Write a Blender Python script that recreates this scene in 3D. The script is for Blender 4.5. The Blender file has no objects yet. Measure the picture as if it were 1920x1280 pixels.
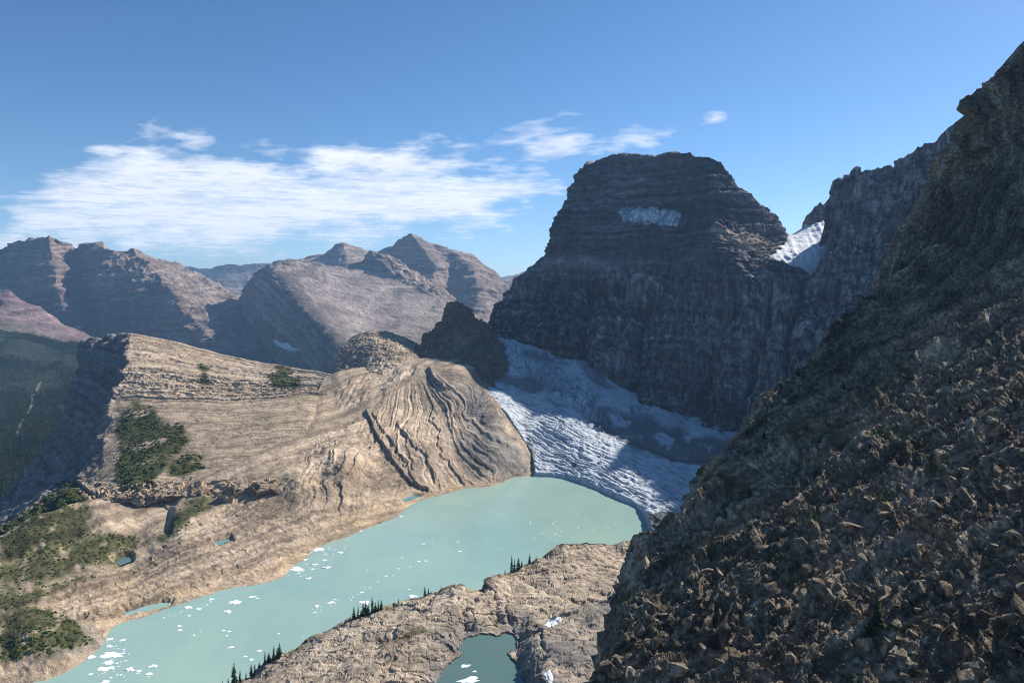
import bpy, bmesh, math, random
import numpy as np
from mathutils import Vector

# ------------------------------------------------------------------ camera, sky, sun, exposure
SC = bpy.context.scene
COL = SC.collection
F, CX, HY, CAMZ = 1280.0, 960.0, 565.0, 330.0      # focal length / centre / horizon in photo pixels; metres above the lake
R = math.radians
SUN_AZ, SUN_EL = 51.5, 34.7                        # degrees right of the view axis (+Y), degrees above the horizon
SUN_DIR = Vector((math.sin(R(SUN_AZ)) * math.cos(R(SUN_EL)), math.cos(R(SUN_AZ)) * math.cos(R(SUN_EL)), math.sin(R(SUN_EL))))

cam = bpy.data.cameras.new('camera')
cam.lens, cam.sensor_width = 24.0, 36.0
cam.shift_y = -(640 - HY) / 1920.0
cam.clip_start, cam.clip_end = 1.0, 400000.0
camo = bpy.data.objects.new('camera', cam)
camo.location, camo.rotation_euler = (0, 0, CAMZ), (R(90), 0, 0)
COL.objects.link(camo)
SC.camera = camo

wd = bpy.data.worlds.new('World')
SC.world = wd
wd.use_nodes = True
wn = wd.node_tree
sky = wn.nodes.new('ShaderNodeTexSky')
sky.sky_type = 'NISHITA'
sky.sun_disc = False
sky.sun_elevation, sky.sun_rotation = R(SUN_EL), R(SUN_AZ)
sky.altitude, sky.air_density, sky.dust_density, sky.ozone_density = 2300.0, 1.0, 0.6, 1.8
bg = wn.nodes['Background']
bg.inputs['Strength'].default_value = 0.084
hs = wn.nodes.new('ShaderNodeHueSaturation')
hs.inputs['Saturation'].default_value = 1.22
wn.links.new(sky.outputs[0], hs.inputs['Color'])
wn.links.new(hs.outputs[0], bg.inputs['Color'])

sl = bpy.data.lights.new('sun', 'SUN')
sl.energy, sl.angle, sl.color = 5.0, R(0.5), (1.0, 0.955, 0.89)
so = bpy.data.objects.new('sun', sl)
so.rotation_euler = SUN_DIR.to_track_quat('Z', 'Y').to_euler()
COL.objects.link(so)

SC.view_settings.view_transform = 'Standard'
SC.view_settings.look = 'None'
SC.view_settings.gamma = 1.0
SC.view_settings.exposure = 0.7
SC.render.engine = 'CYCLES'
SC.cycles.max_bounces = 4
SC.cycles.diffuse_bounces = 3
SC.cycles.glossy_bounces = 2
SC.cycles.transparent_max_bounces = 8
SC.cycles.volume_bounces = 0
SC.cycles.use_denoising = True
SC.cycles.denoiser = 'OPENIMAGEDENOISE'
SC.cycles.denoising_input_passes = 'RGB_ALBEDO_NORMAL'
SC.cycles.denoising_prefilter = 'ACCURATE'
SC.cycles.use_adaptive_sampling = False
SC.cycles.filter_width = 1.1

# ------------------------------------------------------------------ noise on arrays of points
_rs = np.random.RandomState(7)
_PERM = _rs.permutation(256).astype(np.int32)
_PERM = np.concatenate([_PERM, _PERM])
_GR = _rs.normal(size=(256, 3)).astype(np.float32)
_GR /= np.linalg.norm(_GR, axis=1, keepdims=True)
_RND = _rs.rand(4096).astype(np.float32)


def rnd(i, seed=0):
    return _RND[(np.asarray(i).astype(np.int64) * 7919 + int(seed * 131) + 17) & 4095]


def perlin(p):
    p = np.asarray(p, np.float32)
    sh = p.shape[:-1]
    p = p.reshape(-1, 3)
    i = np.floor(p).astype(np.int32)
    f = p - i
    w = f * f * f * (f * (f * 6 - 15) + 10)
    out = np.zeros(len(p), np.float32)
    ix, iy, iz = i[:, 0], i[:, 1], i[:, 2]
    for dx in (0, 1):
        px = _PERM[(ix + dx) & 255]
        wx = w[:, 0] if dx else 1 - w[:, 0]
        for dy in (0, 1):
            py = _PERM[(px + iy + dy) & 255]
            wy = w[:, 1] if dy else 1 - w[:, 1]
            for dz in (0, 1):
                g = _GR[_PERM[(py + iz + dz) & 255]]
                wz = w[:, 2] if dz else 1 - w[:, 2]
                out += wx * wy * wz * (g[:, 0] * (f[:, 0] - dx) + g[:, 1] * (f[:, 1] - dy) + g[:, 2] * (f[:, 2] - dz))
    return (out * 1.6).reshape(sh)


def fbm(p, octv=4, lac=2.03, gain=0.5, off=0.0):
    p = np.asarray(p, np.float32) + np.float32(off)
    a, s = 1.0, 0.0
    for k in range(octv):
        s = s + a * perlin(p)
        p = p * lac + 13.7
        a *= gain
    return s


def ridged(p, octv=4, lac=2.07, gain=0.5, off=0.0):
    p = np.asarray(p, np.float32) + np.float32(off)
    a, s = 1.0, 0.0
    for k in range(octv):
        s = s + a * (1 - np.abs(perlin(p)) * 1.6)
        p = p * lac + 9.1
        a *= gain
    return s - 1.0


def cells(p, seed=0):
    """distance to the nearest and to the second cell point, and a random value per cell"""
    p = np.asarray(p, np.float32)
    sh = p.shape[:-1]
    p = p.reshape(-1, 3)
    i = np.floor(p).astype(np.int32)
    f1 = np.full(len(p), 9.0, np.float32)
    f2 = f1.copy()
    val = np.zeros(len(p), np.float32)
    for dx in (-1, 0, 1):
        for dy in (-1, 0, 1):
            for dz in (-1, 0, 1):
                c = i + np.array((dx, dy, dz), np.int32)
                h = _PERM[(_PERM[(_PERM[(c[:, 0] + seed) & 255] + c[:, 1]) & 255] + c[:, 2]) & 255].astype(np.int64)
                q = np.stack([rnd(h, 1), rnd(h, 2), rnd(h, 3)], -1) + c - p
                d = np.sqrt((q * q).sum(-1))
                m = d < f1
                f2 = np.where(m, f1, np.minimum(f2, d))
                val = np.where(m, rnd(h, 4), val)
                f1 = np.minimum(f1, d)
    return f1.reshape(sh), f2.reshape(sh), val.reshape(sh)


def facets(p, seed=0):
    """broken rock: every cell is a plane of its own, offset and tilted at random, with sharp edges to its neighbours"""
    p = np.asarray(p, np.float32)
    sh = p.shape[:-1]
    p = p.reshape(-1, 3)
    i = np.floor(p).astype(np.int32)
    f1 = np.full(len(p), 9.0, np.float32)
    out = np.zeros(len(p), np.float32)
    for dx in (-1, 0, 1):
        for dy in (-1, 0, 1):
            for dz in (-1, 0, 1):
                c = i + np.array((dx, dy, dz), np.int32)
                h = _PERM[(_PERM[(_PERM[(c[:, 0] + seed) & 255] + c[:, 1]) & 255] + c[:, 2]) & 255].astype(np.int64)
                q = np.stack([rnd(h, 1), rnd(h, 2), rnd(h, 3)], -1) + c - p
                d = (q * q).sum(-1)
                m = d < f1
                v = 0.7 * (rnd(h, 4) - 0.5) + q[:, 0] * (rnd(h, 5) - 0.5) * 1.7 + q[:, 1] * (rnd(h, 6) - 0.5) * 1.7 + q[:, 2] * (rnd(h, 7) - 0.5) * 1.7
                out = np.where(m, v, out)
                f1 = np.minimum(f1, d)
    return out.reshape(sh)


def sstep(a, b, x):
    t = np.clip((x - a) / (b - a), 0, 1)
    return t * t * (3 - 2 * t)


def strat(s, w, seed, sharp=0.3):
    """random ledges: one random offset for each layer of thickness w"""
    q = s / w
    i = np.floor(q)
    t = sstep(1 - sharp, 1, q - i)
    return rnd(i, seed) * (1 - t) + rnd(i + 1, seed) * t - 0.5


def saw(s, w, seed):
    """steps of random height: a short steep riser, then a long tread that falls back"""
    q = s / w
    i = np.floor(q)
    f = q - i
    return (0.35 + 0.65 * rnd(i, seed)) * np.where(f < 0.2, sstep(0, 0.2, f), ((1 - f) / 0.8).clip(0, 1) ** 1.1)


# ------------------------------------------------------------------ points and masks
def W(px, py, Y):
    px, py, Y = np.asarray(px, float), np.asarray(py, float), np.asarray(Y, float)
    return np.stack([(px - CX) / F * Y, Y + 0 * px, CAMZ - (py - HY) / F * Y], -1)


def Wh(px, py, h):
    """the point at height h above the lake that is seen at (px, py)"""
    return W(px, py, (CAMZ - np.asarray(h, float)) * F / (np.asarray(py, float) - HY))


def PX(p):
    return CX + F * p[..., 0] / p[..., 1], HY - F * (p[..., 2] - CAMZ) / p[..., 1]


def seg_dist(px, py, poly, closed=True):
    d = np.full(np.shape(px), 1e9)
    n = len(poly)
    for k in range(n if closed else n - 1):
        x0, y0 = poly[k][:2]
        x1, y1 = poly[(k + 1) % n][:2]
        dx, dy = x1 - x0, y1 - y0
        t = np.clip(((px - x0) * dx + (py - y0) * dy) / (dx * dx + dy * dy + 1e-9), 0, 1)
        d = np.minimum(d, np.hypot(px - x0 - t * dx, py - y0 - t * dy))
    return d


def sdist(px, py, poly):
    """signed distance to a polygon, positive inside"""
    ins = np.zeros(np.shape(px), bool)
    n = len(poly)
    for k in range(n):
        x0, y0 = poly[k]
        x1, y1 = poly[(k + 1) % n]
        if y0 == y1:
            continue
        c = ((y0 > py) != (y1 > py)) & (px < (x1 - x0) * (py - y0) / (y1 - y0) + x0)
        ins ^= c
    d = seg_dist(px, py, poly)
    return np.where(ins, d, -d)


def zone(px, py, poly, soft=12.0, wob=0.0):
    return sstep(-soft, soft, sdist(px, py, poly) + wob)


def tps(ctrl, X, Yq):
    """thin plate spline through (x, y, value) control points"""
    c = np.array(ctrl, float)
    x, y, v = c[:, 0] / 500, c[:, 1] / 500, c[:, 2]
    n = len(c)

    def U(r2):
        return np.where(r2 < 1e-12, 0, r2 * np.log(np.maximum(r2, 1e-12)))
    A = np.zeros((n + 3, n + 3))
    A[:n, :n] = U((x[:, None] - x) ** 2 + (y[:, None] - y) ** 2) + np.eye(n) * 1e-4
    A[:n, n], A[:n, n + 1], A[:n, n + 2] = 1, x, y
    A[n:, :n] = A[:n, n:].T
    w = np.linalg.solve(A, np.concatenate([v, [0, 0, 0]]))
    Xs, Ys = np.asarray(X) / 500, np.asarray(Yq) / 500
    o = w[n] + w[n + 1] * Xs + w[n + 2] * Ys
    for k in range(n):
        o = o + w[k] * U((Xs - x[k]) ** 2 + (Ys - y[k]) ** 2)
    return o


# ------------------------------------------------------------------ meshes
def tag(o, label=None, cat=None, group=None, kind=None):
    for k, v in (('label', label), ('category', cat), ('group', group), ('kind', kind)):
        if v:
            o[k] = v
    return o


def mesh_obj(name, v, f, mat, parent=None, smooth=True, attrs=None, zone4=None):
    """one mesh object from arrays; f is (n, 3) or (n, 4)"""
    me = bpy.data.meshes.new(name)
    v = np.ascontiguousarray(v, np.float32).reshape(-1, 3)
    f = np.ascontiguousarray(f, np.int32)
    k = f.shape[1]
    me.vertices.add(len(v))
    me.vertices.foreach_set('co', v.ravel())
    me.loops.add(f.size)
    me.loops.foreach_set('vertex_index', f.ravel())
    me.polygons.add(len(f))
    me.polygons.foreach_set('loop_start', np.arange(0, f.size, k, dtype=np.int32))
    me.polygons.foreach_set('use_smooth', np.full(len(f), smooth))
    me.update(calc_edges=True)
    for an, av in (attrs or {}).items():
        a = me.attributes.new(an, 'FLOAT', 'POINT')
        a.data.foreach_set('value', np.ascontiguousarray(av, np.float32).ravel())
    if zone4 is not None:
        a = me.attributes.new('zone', 'FLOAT_COLOR', 'POINT')
        a.data.foreach_set('color', np.ascontiguousarray(zone4, np.float32).ravel())
    if mat:
        me.materials.append(mat)
    o = bpy.data.objects.new(name, me)
    COL.objects.link(o)
    if parent:
        o.parent = parent
    return o


def quads(nv, nu, keep=None):
    i = np.arange(nv * nu).reshape(nv, nu)
    q = np.stack([i[:-1, :-1], i[:-1, 1:], i[1:, 1:], i[1:, :-1]], -1)
    if keep is not None:
        kk = keep[:-1, :-1] & keep[:-1, 1:] & keep[1:, 1:] & keep[1:, :-1]
        q = q[kk]
    return q.reshape(-1, 4)


def compact(v, f, arrs):
    used = np.zeros(len(v), bool)
    used[f.ravel()] = True
    idx = np.cumsum(used) - 1
    return v[used], idx[f], [a[used] for a in arrs]


def normals(P):
    n = np.cross(np.gradient(P, axis=1), np.gradient(P, axis=0))
    n /= np.linalg.norm(n, axis=-1, keepdims=True) + 1e-9
    return n


def _interp_axis(A, t, sm):
    """interpolate rows of A at fractional positions t: linear blended with Catmull-Rom by sm"""
    n = A.shape[0]
    i = np.clip(np.floor(t).astype(int), 0, n - 2)
    f = (t - i).reshape((-1,) + (1,) * (A.ndim - 1))
    p0, p1, p2, p3 = A[np.maximum(i - 1, 0)], A[i], A[i + 1], A[np.minimum(i + 2, n - 1)]
    lin = p1 * (1 - f) + p2 * f
    cr = 0.5 * (2 * p1 + (p2 - p0) * f + (2 * p0 - 5 * p1 + 4 * p2 - p3) * f * f + (3 * p1 - p0 - 3 * p2 + p3) * f ** 3)
    return lin * (1 - sm) + cr * sm


def loft(rows, nu, nv, top=None, back=None, back_n=24, smu=0.6, smv=0.6, top_fall=1.0):
    """a surface through rows of (photo x, photo y, distance) control points, its silhouette sharpened by the finer
    polyline top; back = [(further away, lower), ...] rows that carry the far side of the ridge down"""
    c = np.array(rows, float)
    P = W(c[..., 0], c[..., 1], c[..., 2])
    dv = np.hypot(np.diff(c[..., 0], axis=0), np.diff(c[..., 1], axis=0)).mean(1) + 4
    du = np.hypot(np.diff(c[..., 0], axis=1), np.diff(c[..., 1], axis=1)).mean(0) + 4
    tv = np.interp(np.linspace(0, dv.sum(), nv), np.concatenate([[0], np.cumsum(dv)]), np.arange(len(dv) + 1))
    tu = np.interp(np.linspace(0, du.sum(), nu), np.concatenate([[0], np.cumsum(du)]), np.arange(len(du) + 1))
    G = _interp_axis(P, tv, smv)
    G = np.swapaxes(_interp_axis(np.swapaxes(G, 0, 1), tu, smu), 0, 1)
    if top is not None:
        tp = np.array(top, float)
        px, py = PX(G[-1])
        des = np.interp(px, tp[:, 0], tp[:, 1], left=np.nan, right=np.nan)
        dz = np.where(np.isnan(des), 0, -(np.nan_to_num(des) - py) / F * G[-1][:, 1])
        G[..., 2] += np.clip((tv - (len(rows) - 1 - top_fall)) / top_fall, 0, 1)[:, None] ** 1.5 * dz[None]
    if back:
        last = G[-1]
        bl = [last] + [last + np.array((0, dy, -dz)) for dy, dz in back]
        bl = np.stack(bl)
        tb = np.linspace(0, len(back), back_n + 1)[1:]
        G = np.concatenate([G, _interp_axis(bl, tb, 0.3)], 0)
        tv = np.concatenate([tv, len(rows) - 1 + tb])
    U, V = np.meshgrid(tu, tv)
    return G, U, V


def rows_z(rows):
    return rows


# ------------------------------------------------------------------ shader helpers
class NT:
    def __init__(s, name):
        s.m = bpy.data.materials.new(name)
        s.m.use_nodes = True
        s.t = s.m.node_tree
        s.t.nodes.clear()
        s.out = s.t.nodes.new('ShaderNodeOutputMaterial')

    def n(s, kind, **kw):
        nd = s.t.nodes.new('ShaderNode' + kind)
        for k, v in kw.items():
            setattr(nd, k, v)
        return nd

    def l(s, a, b):
        s.t.links.new(a, b)

    def val(s, x, sock):
        if hasattr(x, 'is_linked') or hasattr(x, 'links'):
            s.l(x, sock)
        else:
            sock.default_value = x

    def math(s, op, a, b=0.0, clamp=False):
        nd = s.n('Math', operation=op, use_clamp=clamp)
        s.val(a, nd.inputs[0])
        s.val(b, nd.inputs[1])
        return nd.outputs[0]

    def coord(s):
        return s.n('TexCoord').outputs['Object']

    def scaled(s, vec, sc, rot=(0, 0, 0), loc=(0, 0, 0)):
        nd = s.n('Mapping')
        s.l(vec, nd.inputs['Vector'])
        nd.inputs['Scale'].default_value = sc
        nd.inputs['Rotation'].default_value = rot
        nd.inputs['Location'].default_value = loc
        return nd.outputs[0]

    def noise(s, vec, scale, detail=5.0, rough=0.55, dist=0.0):
        nd = s.n('TexNoise')
        s.l(vec, nd.inputs['Vector'])
        nd.inputs['Scale'].default_value = scale
        nd.inputs['Detail'].default_value = detail
        nd.inputs['Roughness'].default_value = rough
        nd.inputs['Distortion'].default_value = dist
        return nd.outputs['Fac']

    def voronoi(s, vec, scale, feature='F1', out='Distance'):
        nd = s.n('TexVoronoi', feature=feature)
        s.l(vec, nd.inputs['Vector'])
        nd.inputs['Scale'].default_value = scale
        return nd.outputs[out]

    def ramp(s, fac, stops, mode='LINEAR'):
        nd = s.n('ValToRGB')
        nd.color_ramp.interpolation = mode
        e = nd.color_ramp.elements
        while len(e) < len(stops):
            e.new(0.5)
        for el, (p, c) in zip(e, stops):
            el.position = p
            el.color = (c, c, c, 1) if isinstance(c, (int, float)) else (*c, 1)
        s.val(fac, nd.inputs[0])
        return nd.outputs['Color']

    def mix(s, fac, a, b, mode='MIX'):
        nd = s.n('Mix', data_type='RGBA', blend_type=mode)
        s.val(fac, nd.inputs[0])
        for x, k in ((a, 6), (b, 7)):
            if isinstance(x, tuple):
                nd.inputs[k].default_value = (*x, 1)
            else:
                s.l(x, nd.inputs[k])
        return nd.outputs[2]

    def attr(s, name):
        return s.n('Attribute', attribute_name=name)

    def zone(s):
        a = s.attr('zone')
        sp = s.n('SeparateColor')
        s.l(a.outputs['Color'], sp.inputs[0])
        return sp.outputs[0], sp.outputs[1], sp.outputs[2], a.outputs['Alpha']

    def bump(s, h, dist, strength=1.0, normal=None):
        nd = s.n('Bump')
        nd.inputs['Distance'].default_value = dist
        nd.inputs['Strength'].default_value = strength
        s.l(h, nd.inputs['Height'])
        if normal is not None:
            s.l(normal, nd.inputs['Normal'])
        return nd.outputs[0]

    def principled(s, col, rough=0.9, normal=None, spec=0.2, **kw):
        nd = s.n('BsdfPrincipled')
        s.val((*col, 1) if isinstance(col, tuple) else col, nd.inputs['Base Color'])
        s.val(rough, nd.inputs['Roughness'])
        nd.inputs['Specular IOR Level'].default_value = spec
        for k, v in kw.items():
            s.val(v, nd.inputs[k.replace('_', ' ')])
        if normal is not None:
            s.l(normal, nd.inputs['Normal'])
        s.l(nd.outputs[0], s.out.inputs['Surface'])
        return nd


def rock_mat(name, dark, mid, light, sc=1.0, s_scale=0.15, veg=(0.045, 0.06, 0.02), scree=None, extra=None, flat=None,
             bump=1.0, speck=0.6, band=0.5, pale=None, streak=None, lines=None):
    """layered rock. sc = size of its features in metres; the attribute s runs across the beds; zone R = plants, G = scree,
    B = an extra colour, A = pale rock; flat = colour that rests on gentle ground"""
    m = NT(name)
    co = m.coord()
    big = m.noise(co, 0.02 / sc, 4)
    fine = m.noise(co, 0.35 / sc, 9, 0.62)
    cmb = m.n('CombineXYZ')
    m.l(m.math('ADD', m.math('MULTIPLY', m.attr('s').outputs['Fac'], s_scale), m.math('MULTIPLY', m.noise(co, 0.06 / sc, 4), 1.2)), cmb.inputs[0])
    m.l(m.math('MULTIPLY', big, 2.0), cmb.inputs[1])
    lay = m.noise(cmb.outputs[0], 1.0, 6, 0.7)
    mixv = m.math('ADD', m.math('MULTIPLY', lay, band), m.math('MULTIPLY', fine, 1 - band))
    mixv = m.math('ADD', mixv, m.math('MULTIPLY', m.math('SUBTRACT', big, 0.5), 0.35))
    col = m.ramp(mixv, [(0.37, dark), (0.5, mid), (0.63, light)])
    zr, zg, zb, za = m.zone()
    if pale:
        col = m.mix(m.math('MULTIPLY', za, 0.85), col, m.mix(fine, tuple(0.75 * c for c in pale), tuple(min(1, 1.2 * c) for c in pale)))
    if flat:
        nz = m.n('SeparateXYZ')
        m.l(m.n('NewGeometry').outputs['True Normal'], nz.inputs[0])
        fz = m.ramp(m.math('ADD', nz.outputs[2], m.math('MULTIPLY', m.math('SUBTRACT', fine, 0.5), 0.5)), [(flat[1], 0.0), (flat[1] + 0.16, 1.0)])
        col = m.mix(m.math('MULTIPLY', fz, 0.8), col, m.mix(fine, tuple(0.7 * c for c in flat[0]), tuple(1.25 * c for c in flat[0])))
    if scree:
        gr = m.noise(co, 1.1 / sc, 6, 0.7)
        col = m.mix(zg, col, m.mix(gr, tuple(0.65 * c for c in scree), tuple(1.3 * c for c in scree)))
    if extra:
        col = m.mix(zb, col, m.mix(fine, tuple(0.6 * c for c in extra), tuple(1.35 * c for c in extra)))
    col = m.mix(zr, col, m.mix(m.noise(co, 0.5 / sc, 6, 0.7), tuple(0.4 * c for c in veg), tuple(1.5 * c for c in veg)))
    st_ = m.noise(co, 0.11 / sc, 6, 0.66, 0.4)
    col = m.mix(0.7, col, m.ramp(st_, [(0.38, 0.62), (0.5, 1.0), (0.62, 1.3)]), 'MULTIPLY')
    sp = m.noise(co, 1.7 / sc, 5, 0.7)
    col = m.mix(speck, col, m.ramp(sp, [(0.3, 0.55), (0.5, 1.0), (0.7, 1.35)]), 'MULTIPLY')
    if streak:
        sk = m.noise(m.scaled(co, (1 / streak[0], 1 / streak[0], 1 / streak[1])), 1.0, 6, 0.68, 0.3)
        col = m.mix(m.math('MULTIPLY', m.attr('streak').outputs['Fac'], streak[2]), col, m.ramp(sk, [(0.39, 0.3), (0.5, 0.9), (0.61, 2.0)]), 'MULTIPLY')
    if lines:
        ln = m.n('CombineXYZ')
        m.l(m.math('ADD', m.math('MULTIPLY', m.attr('s').outputs['Fac'], lines[0]), m.math('MULTIPLY', fine, 0.22)), ln.inputs[0])
        m.l(m.math('MULTIPLY', big, 1.3), ln.inputs[1])
        lv = m.noise(ln.outputs[0], 1.0, 3, 0.6)
        col = m.mix(lines[1], col, m.ramp(lv, [(0.38, 0.3), (0.47, 0.95), (0.55, 1.05), (0.64, 1.8)]), 'MULTIPLY')
    h = m.math('ADD', m.math('MULTIPLY', fine, 1.0), m.math('MULTIPLY', lay, 0.8))
    h = m.math('ADD', h, m.math('MULTIPLY', sp, 0.35))
    nm = m.bump(h, 2.2 * sc * bump)
    m.principled(col, 0.95, nm, 0.12)
    return m.m
# ------------------------------------------------------------------ the ground, far below, out to the horizon
def finish(name, G, U, V, P, s, z4, mat, label, cat, smooth=True, keep=None, kind='structure', group=None, q=None, streak=None):
    f = quads(*P.shape[:2], keep) if q is None else q
    o = mesh_obj(name, P.reshape(-1, 3), f, mat, None, smooth, {'s': s, 'streak': np.ones(P.shape[:2]) if streak is None else streak}, z4.reshape(-1, 4))
    return tag(o, label, cat, group, kind)


def Z4(shape, r=0, g=0, b=0, a=0):
    z = np.zeros(tuple(shape) + (4,), np.float32)
    for k, v in enumerate((r, g, b, a)):
        z[..., k] = v
    return z


m_forest = rock_mat('forest_floor', (0.02, 0.027, 0.014), (0.03, 0.04, 0.02), (0.06, 0.068, 0.034), 8, veg=(0.014, 0.026, 0.012), scree=(0.22, 0.2, 0.15), bump=0.6)
gx = np.linspace(-30000, 30000, 61)
X, Y = np.meshgrid(gx, np.linspace(-20000, 34000, 55))
gz = np.full_like(X, CAMZ - 760.0) + 30 * perlin(np.stack([X, Y, 0 * X], -1) / 4000)
o = mesh_obj('valley_floor', np.stack([X, Y, gz], -1), quads(*X.shape), m_forest, None, True, {'s': gz}, Z4(X.shape, 0.7))
tag(o, 'wooded valley floor far below the ridges', 'ground', None, 'structure')

# ------------------------------------------------------------------ distant mountains
BACK = [(500, 250), (1500, 900)]
m_far = rock_mat('far_rock', (0.10, 0.08, 0.072), (0.245, 0.175, 0.138), (0.375, 0.285, 0.22), 22, s_scale=0.035, veg=(0.09, 0.11, 0.05),
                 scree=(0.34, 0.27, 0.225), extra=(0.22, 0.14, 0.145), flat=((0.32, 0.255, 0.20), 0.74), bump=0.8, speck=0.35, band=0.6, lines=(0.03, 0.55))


def mountain(label, rows, nu, nv, top, mat, butt=(60, 600), led=((14, 90), (7, 35)), zf=None, back=BACK, dip=(0, 0), sm=(0.6, 0.6), fine=8, group=None, top_fall=1.0, name='mountain', smooth=True, extra=None, vert=0.3, stf=None, wv=0.4):
    """a layered mountain: buttresses with gullies between them (vertical noise) and ledges along its beds"""
    G, U, V = loft(rows, nu, nv, top, back, smu=sm[0], smv=sm[1], top_fall=top_fall)
    N = normals(G)
    st = G * np.array((1, 1, vert))
    amp, wl = butt
    b = ridged(st / wl, 4, off=3.1) * amp
    z = G[..., 2] + dip[0] * G[..., 0] + dip[1] * G[..., 1]
    warp = fbm(G / (wl * 0.8), 3, off=9.2) * led[0][1] * wv
    d = b + sum(a * 2 * strat(z + warp, w, 11 + k) for k, (a, w) in enumerate(led))
    d = d + fbm(G / (wl * 0.12), 5, off=1.7) * fine * 0.6 + facets(G * np.array((1, 1, 0.6)) / (wl * 0.16) + 0.2 * fbm(G / (wl * 0.1), 2)[..., None]) * fine * 1.1
    ed = np.clip((V - 0) / 0.4, 0, 1)
    d = d - d.mean()
    hn = N * np.array((1, 1, 0.55))
    P = G + hn * d[..., None]
    if extra is not None:
        P = extra(P, G, N, U, V)
    # keep the drawn silhouette: undo most of what the noise did to the skyline row
    px, py = PX(G)
    z4 = Z4(P.shape[:2])
    if zf:
        zf(z4, px, py, G)
    return finish(name, G, U, V, P, z + warp, z4, mat, label, 'mountain', smooth, group=group, streak=stf(px, py) if stf else None), P


# pale ranges at the back
mountain('hazy blue jagged range farthest back, in the gap left of the twin shadowed summits',
         [[(250, 600, 13000), (340, 600, 12500), (420, 600, 12300), (500, 600, 12600), (640, 600, 13000)],
          [(250, 540, 13500), (340, 545, 13200), (400, 545, 12900), (500, 545, 13200), (640, 545, 13500)],
          [(250, 480, 14300), (340, 498, 14000), (425, 492, 13800), (500, 496, 14000), (640, 490, 14300)]], 200, 50,
         [(250, 482), (320, 494), (345, 499), (375, 502), (395, 503), (410, 497), (425, 492), (440, 494), (450, 498), (462, 494), (480, 496), (510, 496), (540, 492), (580, 500), (640, 495)],
         m_far, (90, 900), ((20, 120), (10, 50)))
mountain('pale blue far ridge low in the notch just left of the great dark mountain',
         [[(880, 600, 12500), (960, 600, 12300), (1020, 600, 12200), (1100, 600, 12200)],
          [(880, 560, 13000), (960, 550, 13000), (1020, 540, 13000), (1100, 540, 13000)],
          [(880, 540, 14000), (940, 518, 14000), (1000, 505, 14000), (1100, 480, 14000)]], 120, 40,
         [(880, 545), (935, 521), (958, 517), (972, 514), (988, 508), (1005, 503), (1040, 492), (1100, 480)],
         m_far, (60, 900), ((14, 120), (8, 50)))
mountain('shadowed blue twin summits behind the broad sunlit scree mountain',
         [[(520, 560, 8600), (600, 560, 8500), (650, 560, 8300), (700, 560, 8500), (780, 560, 8800)],
          [(520, 510, 9000), (600, 500, 8900), (650, 495, 8700), (700, 500, 9000), (780, 510, 9300)],
          [(520, 492, 9600), (600, 476, 9500), (645, 457, 9400), (690, 470, 9600), (780, 500, 9900)]], 170, 60,
         [(520, 494), (560, 486), (585, 480), (600, 476), (612, 474), (620, 468), (632, 460), (644, 456), (655, 460), (668, 464), (690, 471), (710, 480), (780, 505)],
         m_far, (60, 700), ((16, 110), (8, 45)))


def z_siyeh(z4, px, py, G):
    z4[..., 1] = 0.55 * zone(px, py, [(800, 560), (900, 545), (1000, 610), (1000, 700), (700, 700)], 14)


mountain('highest distant peak, pyramid summit with a shadowed left face and layered right shoulder',
         [[(660, 640, 7000), (730, 640, 6900), (790, 640, 6700), (840, 640, 6800), (890, 640, 6700), (940, 640, 6800), (980, 640, 6900), (1030, 640, 7200)],
          [(680, 540, 7900), (730, 540, 7600), (800, 540, 7300), (840, 540, 7500), (895, 540, 7300), (935, 560, 7500), (965, 565, 7600), (1010, 590, 7800)],
          [(690, 505, 8400), (725, 500, 8200), (815, 500, 7700), (845, 500, 8000), (885, 500, 7800), (910, 510, 8000), (945, 530, 8050), (990, 560, 8200)],
          [(690, 480, 8900), (718, 468, 8800), (770, 438, 8400), (805, 452, 8600), (845, 467, 8500), (880, 478, 8500), (930, 510, 8500), (990, 570, 8600)]], 260, 150,
         [(690, 482), (714, 470), (722, 467), (735, 462), (745, 455), (757, 444), (765, 438), (771, 437), (780, 441), (792, 448), (805, 454), (825, 461), (845, 467), (862, 471), (878, 477), (895, 485), (910, 494), (925, 505), (938, 518), (952, 529), (965, 541), (975, 553), (990, 570)],
         m_far, (55, 520), ((18, 110), (10, 40)), z_siyeh, dip=(0.06, 0.0))


def z_mid(z4, px, py, G):
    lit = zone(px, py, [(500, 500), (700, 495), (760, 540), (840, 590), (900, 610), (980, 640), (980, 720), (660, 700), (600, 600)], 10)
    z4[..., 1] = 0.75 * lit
    n = fbm(G / 160, 4, off=4)
    z4[..., 0] = np.clip(0.75 * zone(px, py, [(620, 625), (740, 630), (850, 640), (930, 650), (960, 720), (620, 720)], 30) * sstep(-0.25, 0.5, n), 0, 1)
    z4[..., 2] = 0.5 * zone(px, py, [(560, 545), (660, 520), (790, 600), (740, 640), (640, 600)], 30) * sstep(-0.4, 0.6, n)
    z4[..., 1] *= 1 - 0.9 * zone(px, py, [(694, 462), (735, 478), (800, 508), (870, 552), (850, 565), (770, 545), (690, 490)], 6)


def x_mid(P, G, N, U, V):
    px, py = PX(G)
    # rock band that crosses the upper slope, standing proud of the scree
    m = zone(px, py, [(692, 470), (735, 480), (800, 510), (880, 556), (862, 568), (775, 540), (690, 488)], 7)
    P = P + np.array((0, -1, 0.35)) * (m * (25 + 30 * fbm(G / 90, 4, off=2)))[..., None]
    # calm the lit scree
    c = zone(px, py, [(520, 510), (690, 500), (900, 600), (1000, 650), (1000, 720), (680, 700)], 14)[..., None] * (1 - m[..., None])
    return P * (1 - 0.72 * c) + (G + N * 20) * 0.72 * c


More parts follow.
